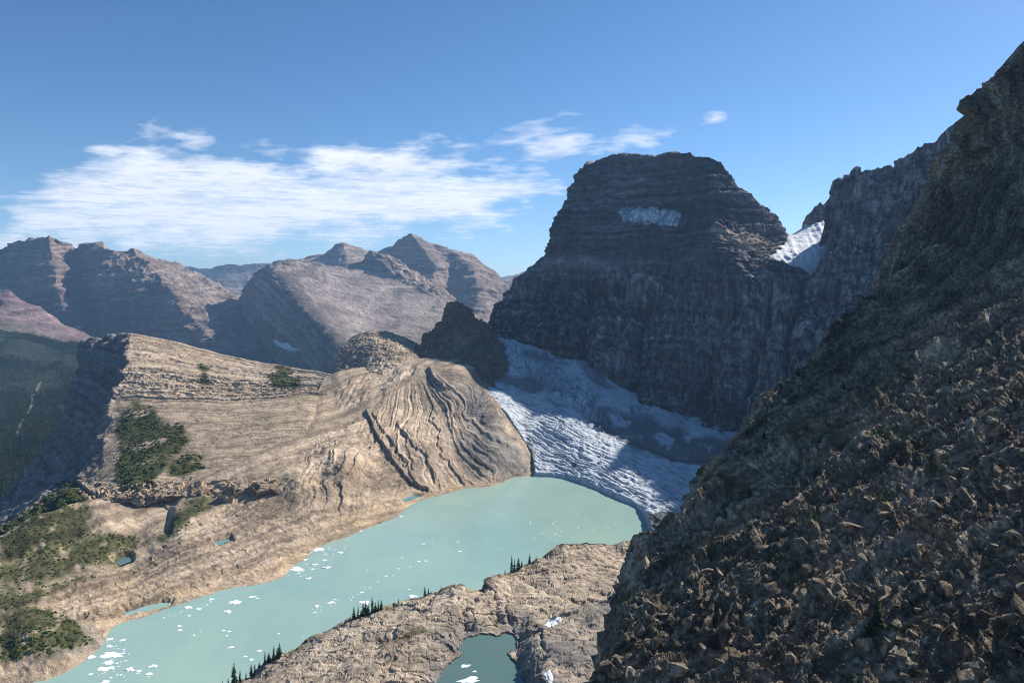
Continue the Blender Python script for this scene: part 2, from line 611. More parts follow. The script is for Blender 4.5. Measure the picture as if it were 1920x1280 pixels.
mid_m, _ = mountain('broad distant mountain with a smooth pinkish scree face and a shadowed cliff on its left',
         [[(540, 720, 5500), (655, 720, 4500), (690, 720, 4650), (740, 720, 4800), (790, 720, 4900), (850, 720, 4900), (900, 720, 4900), (950, 720, 4900), (1010, 720, 5000)],
          [(510, 662, 5950), (628, 655, 4950), (665, 645, 5150), (720, 650, 5300), (780, 650, 5400), (830, 655, 5400), (880, 660, 5400), (930, 665, 5400), (990, 690, 5400)],
          [(468, 610, 6420), (588, 600, 5500), (635, 597, 5700), (690, 598, 5900), (750, 600, 6000), (810, 605, 6100), (870, 620, 6020), (920, 630, 5970), (980, 660, 6020)],
          [(450, 565, 6900), (535, 545, 6200), (590, 545, 6380), (650, 545, 6580), (720, 550, 6680), (790, 560, 6780), (850, 580, 6680), (900, 600, 6650), (970, 640, 6650)],
          [(452, 535, 7350), (489, 505, 6850), (545, 485, 7050), (610, 497, 7250), (660, 497, 7350), (697, 470, 7450), (760, 505, 7550), (850, 555, 7450), (960, 620, 7150)]], 340, 190,
         [(440, 560), (452, 545), (462, 532), (472, 522), (480, 512), (488, 504), (500, 497), (515, 491), (530, 486), (545, 484), (560, 487), (580, 491), (600, 496), (640, 498), (675, 490), (684, 477), (692, 469), (700, 470), (715, 472), (735, 482), (760, 500), (800, 522), (850, 556), (900, 590), (960, 622)],
         m_far, (34, 330), ((12, 60), (8, 26)), z_mid, dip=(0.05, -0.3), extra=x_mid, fine=10)


def z_allen(z4, px, py, G):
    n = fbm(G / 170, 4, off=4)
    z4[..., 0] = 0.85 * zone(px, py, [(385, 600), (450, 610), (520, 650), (540, 690), (420, 680)], 12) * sstep(-0.3, 0.3, n)
    z4[..., 1] = 0.5 * zone(px, py, [(290, 480), (350, 505), (480, 590), (520, 660), (430, 640), (370, 580)], 12)
    z4[..., 2] = 0.65 * zone(px, py, [(20, 560), (130, 540), (250, 570), (300, 640), (0, 680), (-100, 600)], 30) + 0.5 * zone(px, py, [(400, 585), (470, 600), (490, 625), (420, 610)], 12)


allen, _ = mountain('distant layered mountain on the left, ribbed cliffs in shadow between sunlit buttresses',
         [[(-120, 720, 5400), (40, 720, 5600), (130, 720, 5700), (170, 720, 5900), (240, 720, 5700), (425, 720, 5500), (470, 720, 5800), (530, 720, 6000), (600, 720, 6100)],
          [(-100, 645, 5900), (50, 645, 6050), (140, 650, 6050), (175, 655, 6400), (228, 660, 6100), (412, 655, 5800), (465, 665, 6150), (515, 675, 6350), (580, 690, 6450)],
          [(-90, 590, 6300), (50, 590, 6350), (128, 600, 6150), (152, 605, 6650), (215, 610, 6350), (374, 615, 5980), (430, 630, 6300), (485, 645, 6600), (540, 665, 6700)],
          [(-80, 545, 6550), (15, 530, 6750), (110, 545, 6250), (140, 550, 6850), (195, 560, 6400), (335, 563, 6200), (405, 590, 6650), (462, 610, 6950), (520, 645, 6950)],
          [(-80, 500, 6800), (12, 490, 6900), (98, 485, 6550), (138, 500, 6950), (205, 505, 6550), (292, 512, 6500), (362, 535, 6900), (438, 570, 7200), (500, 620, 7200)],
          [(-80, 465, 7000), (15, 450, 7050), (88, 440, 6800), (150, 465, 7150), (205, 468, 6800), (268, 478, 6950), (345, 505, 7300), (430, 545, 7600), (480, 590, 7600)]], 420, 210,
         [(-80, 470), (0, 463), (8, 458), (14, 451), (40, 449), (66, 448), (78, 443), (90, 439), (105, 446), (122, 455), (143, 464), (160, 461), (175, 459), (190, 462), (205, 468), (218, 471), (245, 471), (265, 472), (285, 480), (310, 489), (345, 505), (380, 518), (410, 532), (437, 552), (455, 566), (480, 590)],
         m_far, (120, 460), ((20, 70), (11, 28)), z_allen, fine=16, dip=(-0.08, 0))

# purple scree fan under it, then the wooded slope below
G, U, V = loft([[(-120, 650, 4500), (0, 640, 4550), (80, 655, 4600), (150, 665, 4650), (240, 690, 4700)],
                [(-120, 600, 4900), (0, 600, 4900), (80, 622, 4900), (150, 640, 4900), (240, 665, 4900)],
                [(-120, 530, 5500), (10, 545, 5500), (70, 580, 5400), (150, 625, 5300), (240, 650, 5300)]], 180, 90,
               [(-120, 525), (0, 546), (18, 543), (30, 550), (45, 562), (60, 571), (80, 583), (105, 600), (130, 614), (160, 630), (200, 640), (240, 650)], [(300, 150)], 10)
N = normals(G)
px, py = PX(G)
P = G + N * (fbm(G / 260, 5, off=5) * 26 + 20 * strat(G[..., 2], 60, 3) * zone(px, py, [(-60, 560), (40, 575), (60, 600), (-60, 610)], 8))[..., None]
z4 = Z4(P.shape[:2], g=0.3, b=0.75)
z4[..., 0] = 0.8 * sstep(-26, 4, py - np.interp(px, [-100, 0, 60, 150, 240], [615, 618, 632, 652, 672]) + 10 * fbm(G / 150, 3))
finish('scree_slope', G, U, V, P, G[..., 2], z4, m_far, 'mauve scree fan at the foot of the left distant mountain', 'scree slope')

G, U, V = loft([[(-260, 1120, 1750), (-60, 1100, 1900), (100, 1100, 2000), (300, 1100, 2200), (500, 1000, 2600)],
                [(-200, 950, 2500), (-40, 920, 2550), (100, 910, 2650), (300, 880, 2800), (480, 860, 2900)],
                [(-160, 780, 3300), (0, 770, 3350), (100, 775, 3400), (280, 780, 3500), (480, 760, 3600)],
                [(-140, 660, 4200), (0, 660, 4250), (80, 672, 4250), (260, 690, 4300), (480, 700, 4400)],
                [(-120, 600, 4750), (0, 614, 4700), (70, 632, 4700), (150, 648, 4700), (480, 690, 4800)]], 260, 240, None, [(400, 300)], 8)
N = normals(G)
P_val = G + N * (fbm(G / 420, 6, off=8) * 40)[..., None]
px, py = PX(G)
st = seg_dist(px + 3 * perlin(G / 60), py, [(76, 710), (62, 735), (60, 755), (44, 785), (32, 815)], False)
z4 = Z4(G.shape[:2], r=0.35 + 0.65 * sstep(-0.35, 0.3, fbm(G / 260, 4, off=2) + (py - 720) / 200))
z4[..., 1] = sstep(3.4, 1.2, st)
z4[..., 0] *= 1 - z4[..., 1]
finish('wooded_slope', G, U, V, P_val, G[..., 2], z4, m_forest, 'dark wooded valley side with a pale stream scar, far left', 'valley side')

# forest on it: reads as one mass
m_tree = NT('needles')
tc = m_tree.noise(m_tree.coord(), 0.9, 4, 0.7)
tv = m_tree.noise(m_tree.coord(), 0.012, 3)
m_tree.principled(m_tree.mix(m_tree.ramp(tv, [(0.4, 0.0), (0.65, 1.0)]), m_tree.ramp(tc, [(0.3, (0.008, 0.016, 0.007)), (0.7, (0.03, 0.048, 0.02))]),
                             m_tree.ramp(tc, [(0.3, (0.016, 0.024, 0.008)), (0.7, (0.06, 0.066, 0.02))])), 0.9, spec=0.1)
m_tree = m_tree.m
rng = np.random.RandomState(3)
fl = P_val.reshape(-1, 3)
ppx, ppy = PX(fl)
dens = np.where((ppx > -60) & (ppx < 240) & (ppy < 1000) & (ppy > 610), fl[:, 1] ** 2, 0) * sstep(-0.5, 0.3, fbm(fl / 260, 4, off=2) + (ppy - 690) / 160)
dens *= sstep(2, 5, seg_dist(ppx, ppy, [(76, 710), (62, 735), (60, 755), (44, 785), (32, 815)], False))
pick = rng.choice(len(fl), 16000, p=dens / dens.sum())
base = fl[pick] + rng.normal(size=(len(pick), 3)) * np.array((9, 9, 0))
hh = rng.uniform(8, 19, len(pick))
rr = hh * rng.uniform(0.16, 0.26, len(pick))
ang = np.arange(5) * 2 * np.pi / 5
ring = np.stack([np.cos(ang), np.sin(ang)], -1)
V0 = np.concatenate([np.concatenate([base[:, None, :2] + ring[None] * rr[:, None, None], np.repeat(base[:, None, 2:] - 1, 5, 1)], -1),
                     base[:, None] + np.stack([0 * hh, 0 * hh, hh], -1)[:, None]], 1)
fb = np.array([(k, (k + 1) % 5, 5) for k in range(5)])
Fc = (fb[None] + (np.arange(len(pick)) * 6)[:, None, None]).reshape(-1, 3)
tag(mesh_obj('forest', V0, Fc, m_tree, None, False), 'dark conifer forest covering the valley side, far left', 'forest', None, 'stuff')
# ------------------------------------------------------------------ the great dark mountain and the wall beside it
m_dark = rock_mat('dark_rock', (0.046, 0.048, 0.055), (0.112, 0.111, 0.118), (0.26, 0.255, 0.258), 7, s_scale=0.06, veg=(0.06, 0.06, 0.03),
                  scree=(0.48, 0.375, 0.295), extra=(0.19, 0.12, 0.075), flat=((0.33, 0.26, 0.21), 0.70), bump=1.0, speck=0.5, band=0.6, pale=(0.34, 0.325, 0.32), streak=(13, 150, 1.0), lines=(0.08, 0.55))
GOULD_TOP = [(1080, 330), (1086, 320), (1090, 316), (1101, 315), (1104, 306), (1118, 303), (1130, 297), (1150, 292), (1175, 289), (1200, 290), (1218, 293), (1230, 295), (1242, 290), (1250, 286),
             (1262, 287), (1275, 289), (1288, 286), (1296, 287), (1310, 291), (1330, 292), (1340, 297), (1350, 303), (1358, 313), (1366, 325), (1378, 340), (1390, 352), (1405, 366), (1420, 378),
             (1432, 386), (1445, 398), (1455, 408), (1463, 415), (1468, 428), (1477, 440), (1480, 452)]


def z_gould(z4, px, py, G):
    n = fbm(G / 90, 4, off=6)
    z4[..., 1] = zone(px, py, [(1325, 432), (1345, 424), (1385, 432), (1440, 452), (1470, 450), (1450, 466), (1400, 466), (1360, 452)], 6, 3 * n)  # scree on the shoulder shelf, its colour lightened to boost the sunlit patch
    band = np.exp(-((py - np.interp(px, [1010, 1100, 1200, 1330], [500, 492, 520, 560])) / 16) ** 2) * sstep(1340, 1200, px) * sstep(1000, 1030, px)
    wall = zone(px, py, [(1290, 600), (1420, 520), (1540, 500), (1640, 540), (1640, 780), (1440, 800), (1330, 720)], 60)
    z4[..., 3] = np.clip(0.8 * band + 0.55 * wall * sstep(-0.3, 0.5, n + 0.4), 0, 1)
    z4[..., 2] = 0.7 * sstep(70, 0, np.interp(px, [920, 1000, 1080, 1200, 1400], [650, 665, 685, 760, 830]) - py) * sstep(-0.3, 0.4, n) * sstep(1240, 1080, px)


def x_gould(P, G, N, U, V):
    # deep slanting gullies across the lower face
    px, py = PX(G)
    for ln, dp, w in (([(1105, 540), (1085, 600), (1095, 670)], 38, 12), ([(1260, 520), (1225, 560), (1205, 620), (1190, 720)], 30, 12),
                      ([(1390, 560), (1345, 640), (1320, 740), (1300, 790)], 34, 14), ([(1450, 560), (1410, 680), (1380, 800)], 30, 12),
                      ([(1180, 510), (1160, 560), (1140, 640)], 18, 8), ([(1520, 540), (1480, 640), (1450, 760)], 26, 12)):
        d = seg_dist(px + 8 * perlin(G / 70), py, ln, False)
        side = np.interp(py, [a[1] for a in ln], [a[0] for a in ln]) - px
        P = P - N * (2.8 * dp * np.exp(-np.abs(d) / w) * np.where(side > 0, 1.0, 0.35))[..., None]
    # close vertical fluting of the cliffs, coarse beds on the upper half
    fl = ridged(G * np.array((1, 1, 0.12)) / 26, 4, off=4.4)
    lo = sstep(470, 540, py)
    big = ridged(G * np.array((1, 1, 0.2)) / 110, 3, off=14.4)
    add = fl * (3 + 6 * lo) + big * (6 + 12 * lo)
    return P + N * (add - add.mean())[..., None]


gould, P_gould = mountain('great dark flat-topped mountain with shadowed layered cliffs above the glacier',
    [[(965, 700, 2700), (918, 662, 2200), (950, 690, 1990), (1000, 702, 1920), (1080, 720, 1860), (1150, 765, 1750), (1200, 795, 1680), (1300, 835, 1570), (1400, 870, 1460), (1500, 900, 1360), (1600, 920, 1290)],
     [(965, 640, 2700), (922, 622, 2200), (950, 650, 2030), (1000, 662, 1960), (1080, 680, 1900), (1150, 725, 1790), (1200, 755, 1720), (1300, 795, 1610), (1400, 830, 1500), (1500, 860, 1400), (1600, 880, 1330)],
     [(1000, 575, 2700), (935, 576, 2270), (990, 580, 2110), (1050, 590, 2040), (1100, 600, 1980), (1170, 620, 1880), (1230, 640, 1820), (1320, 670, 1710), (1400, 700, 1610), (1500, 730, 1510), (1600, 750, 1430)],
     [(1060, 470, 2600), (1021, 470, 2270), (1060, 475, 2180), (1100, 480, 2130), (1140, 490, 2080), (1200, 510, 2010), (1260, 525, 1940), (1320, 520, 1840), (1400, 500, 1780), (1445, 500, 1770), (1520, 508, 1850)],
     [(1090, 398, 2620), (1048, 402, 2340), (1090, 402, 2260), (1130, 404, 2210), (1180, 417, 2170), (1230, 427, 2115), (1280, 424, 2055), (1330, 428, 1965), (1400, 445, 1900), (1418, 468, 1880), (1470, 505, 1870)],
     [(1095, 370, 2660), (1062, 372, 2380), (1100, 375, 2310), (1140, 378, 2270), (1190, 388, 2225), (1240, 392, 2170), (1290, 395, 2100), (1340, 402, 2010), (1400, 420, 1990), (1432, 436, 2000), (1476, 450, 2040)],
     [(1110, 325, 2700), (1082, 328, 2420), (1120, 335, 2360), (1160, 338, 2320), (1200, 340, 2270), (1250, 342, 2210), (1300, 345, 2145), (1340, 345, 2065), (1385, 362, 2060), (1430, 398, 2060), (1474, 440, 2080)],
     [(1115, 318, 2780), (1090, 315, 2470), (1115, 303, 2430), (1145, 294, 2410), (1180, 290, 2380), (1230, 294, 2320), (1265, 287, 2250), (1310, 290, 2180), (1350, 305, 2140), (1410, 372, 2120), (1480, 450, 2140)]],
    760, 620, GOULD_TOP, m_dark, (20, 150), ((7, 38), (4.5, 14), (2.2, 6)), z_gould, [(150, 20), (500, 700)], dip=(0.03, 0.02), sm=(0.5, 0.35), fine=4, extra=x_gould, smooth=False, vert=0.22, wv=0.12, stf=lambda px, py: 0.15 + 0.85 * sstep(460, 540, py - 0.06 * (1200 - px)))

WALL_TOP = [(1540, 440), (1550, 425), (1556, 402), (1561, 380), (1564, 358), (1570, 345), (1578, 338), (1588, 326),
            (1596, 320), (1602, 311), (1608, 310), (1613, 318), (1622, 319), (1632, 321), (1644, 316), (1652, 318), (1660, 312), (1670, 314), (1674, 320), (1682, 311), (1690, 300), (1697, 296), (1708, 291),
            (1715, 285), (1722, 272), (1730, 270), (1740, 262), (1752, 262), (1764, 254), (1772, 245), (1783, 238), (1795, 230), (1804, 236), (1812, 236), (1840, 228), (1900, 218), (2050, 205)]


def z_wall(z4, px, py, G):
    n = fbm(G / 70, 4, off=16)
    z4[..., 3] = 0.7 * sstep(-0.4, 0.5, n + 0.2)


def x_wall(P, G, N, U, V):
    fl = ridged(G * np.array((1, 1, 0.1)) / 34, 4, off=7.4)
    return P + N * ((fl - fl.mean()) * 12)[..., None]


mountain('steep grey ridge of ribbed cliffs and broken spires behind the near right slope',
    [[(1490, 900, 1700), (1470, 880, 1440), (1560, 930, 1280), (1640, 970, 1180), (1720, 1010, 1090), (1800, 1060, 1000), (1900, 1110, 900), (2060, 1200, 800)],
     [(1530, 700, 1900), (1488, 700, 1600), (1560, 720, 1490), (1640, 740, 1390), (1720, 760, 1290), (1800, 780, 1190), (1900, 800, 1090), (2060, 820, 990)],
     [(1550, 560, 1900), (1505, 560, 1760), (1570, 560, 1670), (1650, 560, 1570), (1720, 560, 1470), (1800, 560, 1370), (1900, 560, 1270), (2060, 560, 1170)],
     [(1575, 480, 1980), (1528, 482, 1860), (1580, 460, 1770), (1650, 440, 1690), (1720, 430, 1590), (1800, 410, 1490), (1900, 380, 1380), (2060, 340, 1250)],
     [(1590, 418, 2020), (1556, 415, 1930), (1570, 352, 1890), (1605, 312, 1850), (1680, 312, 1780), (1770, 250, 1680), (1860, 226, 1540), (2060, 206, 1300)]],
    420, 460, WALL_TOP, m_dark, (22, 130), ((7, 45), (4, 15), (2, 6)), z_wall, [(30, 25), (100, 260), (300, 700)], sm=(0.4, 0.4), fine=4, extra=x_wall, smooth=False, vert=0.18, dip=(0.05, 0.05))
# ------------------------------------------------------------------ finding points on what is already built
ORG = Vector((0, 0, CAMZ))


def hit(ob, px, py):
    """the point of a built surface that lies at (px, py) in the photograph, with its normal"""
    d = Vector(((px - CX) / F, 1.0, -(py - HY) / F)).normalized()
    ok, p, n, i = ob.ray_cast(ORG, d, depsgraph=bpy.context.evaluated_depsgraph_get())
    return (np.array(p), np.array(n)) if ok else (None, None)


def drape(name, poly, host, thick, step, mat, label, cat, edge=6.0, rough=1.0, group=None, wob=3.0, lift=0.0):
    """a body of snow lying on a built surface: thickest in the middle, thinning out into the rock at its rim"""
    bpy.context.view_layer.update()
    pl = np.array(poly, float)
    xs = np.arange(pl[:, 0].min() - 8, pl[:, 0].max() + 8, step)
    ys = np.arange(pl[:, 1].min() - 8, pl[:, 1].max() + 8, step)
    X, Y = np.meshgrid(xs, ys[::-1])
    sd = sdist(X, Y, poly) + wob * fbm(np.stack([X, Y, 0 * X], -1) / 14, 4)
    P = np.zeros(X.shape + (3,))
    keep = sd > -2.5 * step
    for i, j in zip(*np.nonzero(keep)):
        p, n = hit(host, X[i, j], Y[i, j])
        if p is None:
            keep[i, j] = False
        else:
            P[i, j] = p
    d = np.where(keep, P[..., 1], np.nan)
    N = np.zeros_like(P)
    N[..., 1], N[..., 2] = -0.5, 0.85
    t = thick * np.clip(sd / edge, -0.6, 1) + lift
    P = P + N * (t + rough * fbm(P / (thick * 6), 5))[..., None]
    q = quads(*X.shape, keep)
    dep = P.reshape(-1, 3)[:, 1][q]
    q = q[(dep.max(1) - dep.min(1)) < 0.12 * dep.min(1)]
    v, q, (s,) = compact(P.reshape(-1, 3), q, [P[..., 2].ravel()])
    o = mesh_obj(name, v, q, mat, None, True, {'s': s}, Z4((len(v),)))
    return tag(o, label, cat, group)


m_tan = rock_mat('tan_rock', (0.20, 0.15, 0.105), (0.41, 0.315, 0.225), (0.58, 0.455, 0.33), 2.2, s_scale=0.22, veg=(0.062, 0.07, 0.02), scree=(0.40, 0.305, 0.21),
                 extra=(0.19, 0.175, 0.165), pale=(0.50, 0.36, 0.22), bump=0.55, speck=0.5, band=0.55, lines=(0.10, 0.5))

# ---- wedge-shaped ridge with the cliff on its left
EDGE = [(245, 627), (234, 690), (212, 745), (198, 810), (190, 860), (150, 905), (60, 950), (0, 992)]
ROWS = [[(200, 640, 2300), (152, 642, 2040), (182, 634, 1990), (245, 627, 1900), (320, 640, 1900), (400, 660, 1880), (470, 676, 1840), (540, 688, 1790), (590, 694, 1720), (650, 705, 1630)],
        [(190, 700, 2150), (142, 700, 1890), (186, 700, 1770), (234, 690, 1650), (310, 695, 1650), (390, 705, 1640), (460, 712, 1630), (530, 716, 1620), (585, 718, 1600), (650, 725, 1550)],
        [(180, 760, 1950), (124, 760, 1720), (172, 757, 1590), (212, 745, 1450), (300, 745, 1440), (390, 748, 1440), (460, 748, 1450), (530, 742, 1465), (580, 735, 1490), (650, 750, 1460)],
        [(150, 830, 1900), (98, 820, 1650), (150, 818, 1490), (198, 810, 1320), (290, 800, 1300), (370, 800, 1290), (440, 795, 1300), (510, 785, 1320), (580, 775, 1360), (650, 790, 1400)],
        [(110, 900, 1850), (42, 895, 1560), (120, 882, 1380), (190, 860, 1210), (280, 850, 1190), (360, 850, 1180), (430, 845, 1190), (500, 840, 1200), (570, 835, 1215), (650, 840, 1290)],
        [(60, 980, 1700), (0, 940, 1450), (60, 927, 1300), (150, 905, 1150), (250, 900, 1080), (340, 900, 1075), (420, 895, 1075), (490, 890, 1085), (560, 890, 1090), (650, 890, 1190)],
        [(-60, 1040, 1500), (-60, 985, 1300), (-10, 975, 1200), (60, 950, 1090), (210, 932, 1000), (320, 927, 1010), (400, 922, 1022), (475, 920, 1030), (550, 918, 1040), (650, 915, 1180)],
        [(-200, 1160, 1200), (-160, 1090, 1100), (-100, 1050, 1040), (0, 1000, 1000), (190, 985, 985), (300, 975, 990), (390, 965, 1000), (470, 965, 1000), (550, 962, 1010), (650, 950, 1120)]][::-1]
WING_TOP = [(150, 645), (156, 641), (164, 641), (170, 636), (180, 636), (190, 638), (198, 633), (215, 631), (230, 630), (245, 626), (262, 628), (285, 632), (320, 639), (350, 648), (380, 656),
            (420, 666), (470, 676), (520, 684), (560, 692), (590, 696), (620, 702), (650, 706)]
G, U, V = loft(ROWS, 560, 520, WING_TOP, [(150, 40), (300, 500)], 40, smu=0.35, smv=0.5)
N = normals(G)
px, py = PX(G)
nn = fbm(G / 60, 5, off=3)
edge_x = np.interp(py, [e[1] for e in EDGE], [e[0] for e in EDGE])
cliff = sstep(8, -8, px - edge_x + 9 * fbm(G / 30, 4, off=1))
# ledgy beds of the upper slope: they follow the slope lines of the ridge
bed = (V - 4) * 150
bedw = bed + 9 * fbm(G / 70, 4, off=6) + 0.02 * (px - 240)
m1 = sstep(4.75, 4.95, V + 0.05 * nn) * (V < 7.2) * (1 - cliff)
m2 = sstep(4.9, 5.05, V) * sstep(6.05, 5.85, V) * (1 - cliff) * sstep(610, 560, px)
d = m1 * (3.2 * strat(bedw, 7, 5, 0.2) + 3.5 * (strat(bedw, 19, 9, 0.2) + 0.2) + 0.8 * fbm(G / 9, 4))
d = d + m2 * (6.0 * strat(bedw + 3 * fbm(G / 22, 3), 12, 21, 0.15) + 3.0 * strat(bedw + 3 * fbm(G / 12, 3), 5, 22, 0.2) + 2.2 * fbm(G * np.array((0.6, 1, 1.6)) / 13, 5, off=2))
d = d + (1 - cliff) * (fbm(G / 45, 5, off=4) * 2.2)
cl = ridged(G * np.array((1, 1, 0.16)) / 75, 5, off=2.2) * 13 + strat(G[..., 2] + 6 * nn, 16, 4) * 5 + fbm(G / 14, 4) * 3
d = d + cliff * cl
# low cliffs and hollows under the green slope
for ln, dp, w, sgn in (([(150, 905), (185, 930), (205, 942)], 10, 10, 1), ([(205, 948), (240, 938), (262, 952), (300, 935), (330, 930)], 14, 9, 1)):
    dd = seg_dist(px + 9 * nn, py + 9 * nn, ln, False)
    below = py - np.interp(px, [a[0] for a in ln], [a[1] for a in ln])
    d = d - dp * np.exp(-np.maximum(dd - 2, 0) / w) * (below > 0)
d = d + (1 - cliff) * sstep(2.3, 1.4, V + 0.3 * nn) * (8 * facets(G / 24 + 0.3 * nn[..., None]) + 4 * facets(G / 9, 5) + 5 * nn)
P_wing = G + N * d[..., None]
z4 = Z4(G.shape[:2])
green = np.zeros_like(px)
SHRUBS = [[(232, 770), (258, 760), (290, 762), (300, 790), (345, 800), (352, 822), (335, 850), (300, 880), (285, 915), (240, 925), (215, 900), (222, 850), (228, 815), (215, 800)],
          [(320, 870), (350, 850), (385, 850), (380, 875), (340, 895), (318, 890)],
          [(75, 945), (105, 905), (130, 895), (160, 930), (165, 965), (90, 985), (0, 1020), (0, 990)],
          [(298, 1010), (330, 960), (360, 935), (395, 932), (385, 960), (340, 990), (320, 1003)],
          [(500, 690), (530, 688), (565, 712), (555, 730), (515, 728)], [(375, 680), (388, 690), (392, 730), (378, 728)], [(250, 756), (262, 754), (262, 766), (252, 764)]]
for pl in SHRUBS:
    green = np.maximum(green, zone(px, py, pl, 7, 9 * nn))
gr2 = zone(px, py, [(390, 800), (480, 790), (560, 765), (620, 740), (640, 745), (600, 775), (520, 800), (440, 820), (400, 830)], 10, 5 * nn) * 0.3
z4[..., 0] = np.clip(np.maximum(green * 0.95 * sstep(-0.5, 0.05, nn + 0.25), gr2 * sstep(-0.3, 0.4, nn)), 0, 1) * (1 - cliff)
z4[..., 1] = (1 - m2) * sstep(4.95, 4.85, V + 0.05 * nn) * 0.85 * (1 - cliff)
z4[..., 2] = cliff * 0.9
z4[..., 3] = 0.15 * m1
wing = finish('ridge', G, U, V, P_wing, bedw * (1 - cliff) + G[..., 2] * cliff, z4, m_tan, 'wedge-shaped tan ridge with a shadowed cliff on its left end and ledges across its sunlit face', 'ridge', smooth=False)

# ---- knob and dark pinnacle behind the slabs
def boss(name, label, rows, nu, nv, top, amp, seed, zf, mat=m_tan, smooth=False, vert=0.4, bw=(12, 5)):
    G, U, V = loft(rows, nu, nv, top, [(80, 30), (200, 300)], 20, smu=0.5, smv=0.5)
    N = normals(G)
    w = fbm(G / 40, 4, off=seed)
    d = 1.0 * amp * facets(G / 16 + 0.2 * w[..., None]) + 0.5 * amp * facets(G / 6 + 0.2 * w[..., None], 4) + amp * (ridged(G * np.array((1, 1, vert)) / 45, 5, off=seed) + 0.5 * fbm(G / 9, 4)) + amp * 0.8 * strat(G[..., 2] + 5 * w, bw[0], seed) + amp * 0.5 * strat(G[..., 2] + 5 * w, bw[1], seed + 3)
    z4 = Z4(G.shape[:2])
    px, py = PX(G)
    zf(z4, px, py, w)
    return finish(name, G, U, V, G + N * d[..., None], G[..., 2], z4, mat, label, 'hill', smooth)


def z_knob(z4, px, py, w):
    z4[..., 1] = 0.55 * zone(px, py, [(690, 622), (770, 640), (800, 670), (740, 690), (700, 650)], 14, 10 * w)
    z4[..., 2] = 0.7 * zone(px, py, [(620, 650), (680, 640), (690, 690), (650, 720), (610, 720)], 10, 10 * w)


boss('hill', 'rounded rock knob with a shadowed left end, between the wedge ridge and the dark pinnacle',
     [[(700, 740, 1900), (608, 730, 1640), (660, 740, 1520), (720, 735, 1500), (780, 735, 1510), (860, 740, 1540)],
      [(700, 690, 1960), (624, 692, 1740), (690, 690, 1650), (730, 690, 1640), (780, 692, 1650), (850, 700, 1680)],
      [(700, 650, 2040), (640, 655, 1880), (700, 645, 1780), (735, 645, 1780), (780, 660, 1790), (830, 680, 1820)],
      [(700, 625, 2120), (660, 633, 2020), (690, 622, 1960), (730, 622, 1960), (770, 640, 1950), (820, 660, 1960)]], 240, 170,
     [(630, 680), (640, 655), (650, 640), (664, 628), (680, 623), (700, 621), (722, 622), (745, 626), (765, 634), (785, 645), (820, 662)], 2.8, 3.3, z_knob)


def z_pin(z4, px, py, w):
    z4[..., 2] = 0.9 - 0.9 * zone(px, py, [(838, 622), (870, 628), (898, 626), (892, 650), (868, 652), (850, 643)], 9, 14 * w)
    z4[..., 1] = zone(px, py, [(838, 622), (870, 628), (898, 626), (892, 650), (868, 652), (850, 643)], 9, 14 * w)


m_pin = rock_mat('pinnacle_rock', (0.13, 0.10, 0.08), (0.26, 0.205, 0.155), (0.40, 0.32, 0.24), 3.5, s_scale=0.14, scree=(0.36, 0.28, 0.2), extra=(0.21, 0.165, 0.125), flat=((0.34, 0.26, 0.19), 0.68), bump=1.0)
boss('hill', 'dark craggy pinnacle standing at the head of the glacier',
     [[(860, 740, 2000), (755, 715, 1700), (790, 735, 1610), (850, 735, 1570), (900, 735, 1570), (950, 740, 1620), (1000, 740, 1700), (1020, 720, 2000)],
      [(860, 690, 2020), (768, 688, 1760), (800, 690, 1690), (850, 690, 1660), (900, 690, 1660), (950, 695, 1700), (985, 705, 1780), (1000, 690, 2020)],
      [(860, 645, 2060), (785, 648, 1860), (820, 645, 1800), (855, 645, 1780), (890, 650, 1790), (925, 650, 1830), (965, 675, 1900), (980, 660, 2060)],
      [(860, 610, 2080), (800, 632, 1920), (832, 608, 1880), (855, 612, 1860), (885, 615, 1870), (915, 622, 1900), (945, 650, 1960), (960, 640, 2080)],
      [(860, 580, 2090), (812, 625, 1970), (836, 580, 1940), (848, 566, 1940), (870, 582, 1940), (900, 608, 1950), (930, 640, 1990), (940, 640, 2090)]], 340, 260,
     [(770, 668), (780, 652), (786, 642), (800, 631), (815, 626), (828, 612), (831, 598), (833, 584), (837, 575), (842, 568), (848, 565), (853, 566), (860, 571), (868, 575), (874, 577), (880, 583), (886, 592),
      (893, 598), (905, 605), (914, 609), (920, 625), (930, 640), (945, 650)], 7, 8.1, z_pin, m_pin, bw=(16, 6))

def z_spire(z4, px, py, w):
    z4[..., 3] = 0.4


boss('rock_spire', 'small jagged rock spire standing at the top edge of the col snowfield',
     [[(1550, 450, 2330), (1512, 440, 2260), (1530, 442, 2230), (1550, 442, 2230), (1568, 445, 2250), (1570, 445, 2310)],
      [(1548, 420, 2330), (1518, 418, 2270), (1530, 416, 2245), (1545, 416, 2245), (1558, 418, 2260), (1562, 420, 2310)],
      [(1546, 400, 2330), (1522, 402, 2280), (1531, 396, 2260), (1542, 396, 2260), (1555, 400, 2270), (1558, 402, 2310)],
      [(1545, 390, 2330), (1524, 396, 2290), (1532, 388, 2280), (1539, 380, 2280), (1551, 384, 2280), (1556, 396, 2310)]], 60, 70,
     [(1519, 408), (1523, 400), (1527, 392), (1534, 388), (1538, 379), (1543, 384), (1548, 380), (1553, 388), (1557, 400)], 2.5, 6.3, z_spire, m_dark, bw=(14, 6))

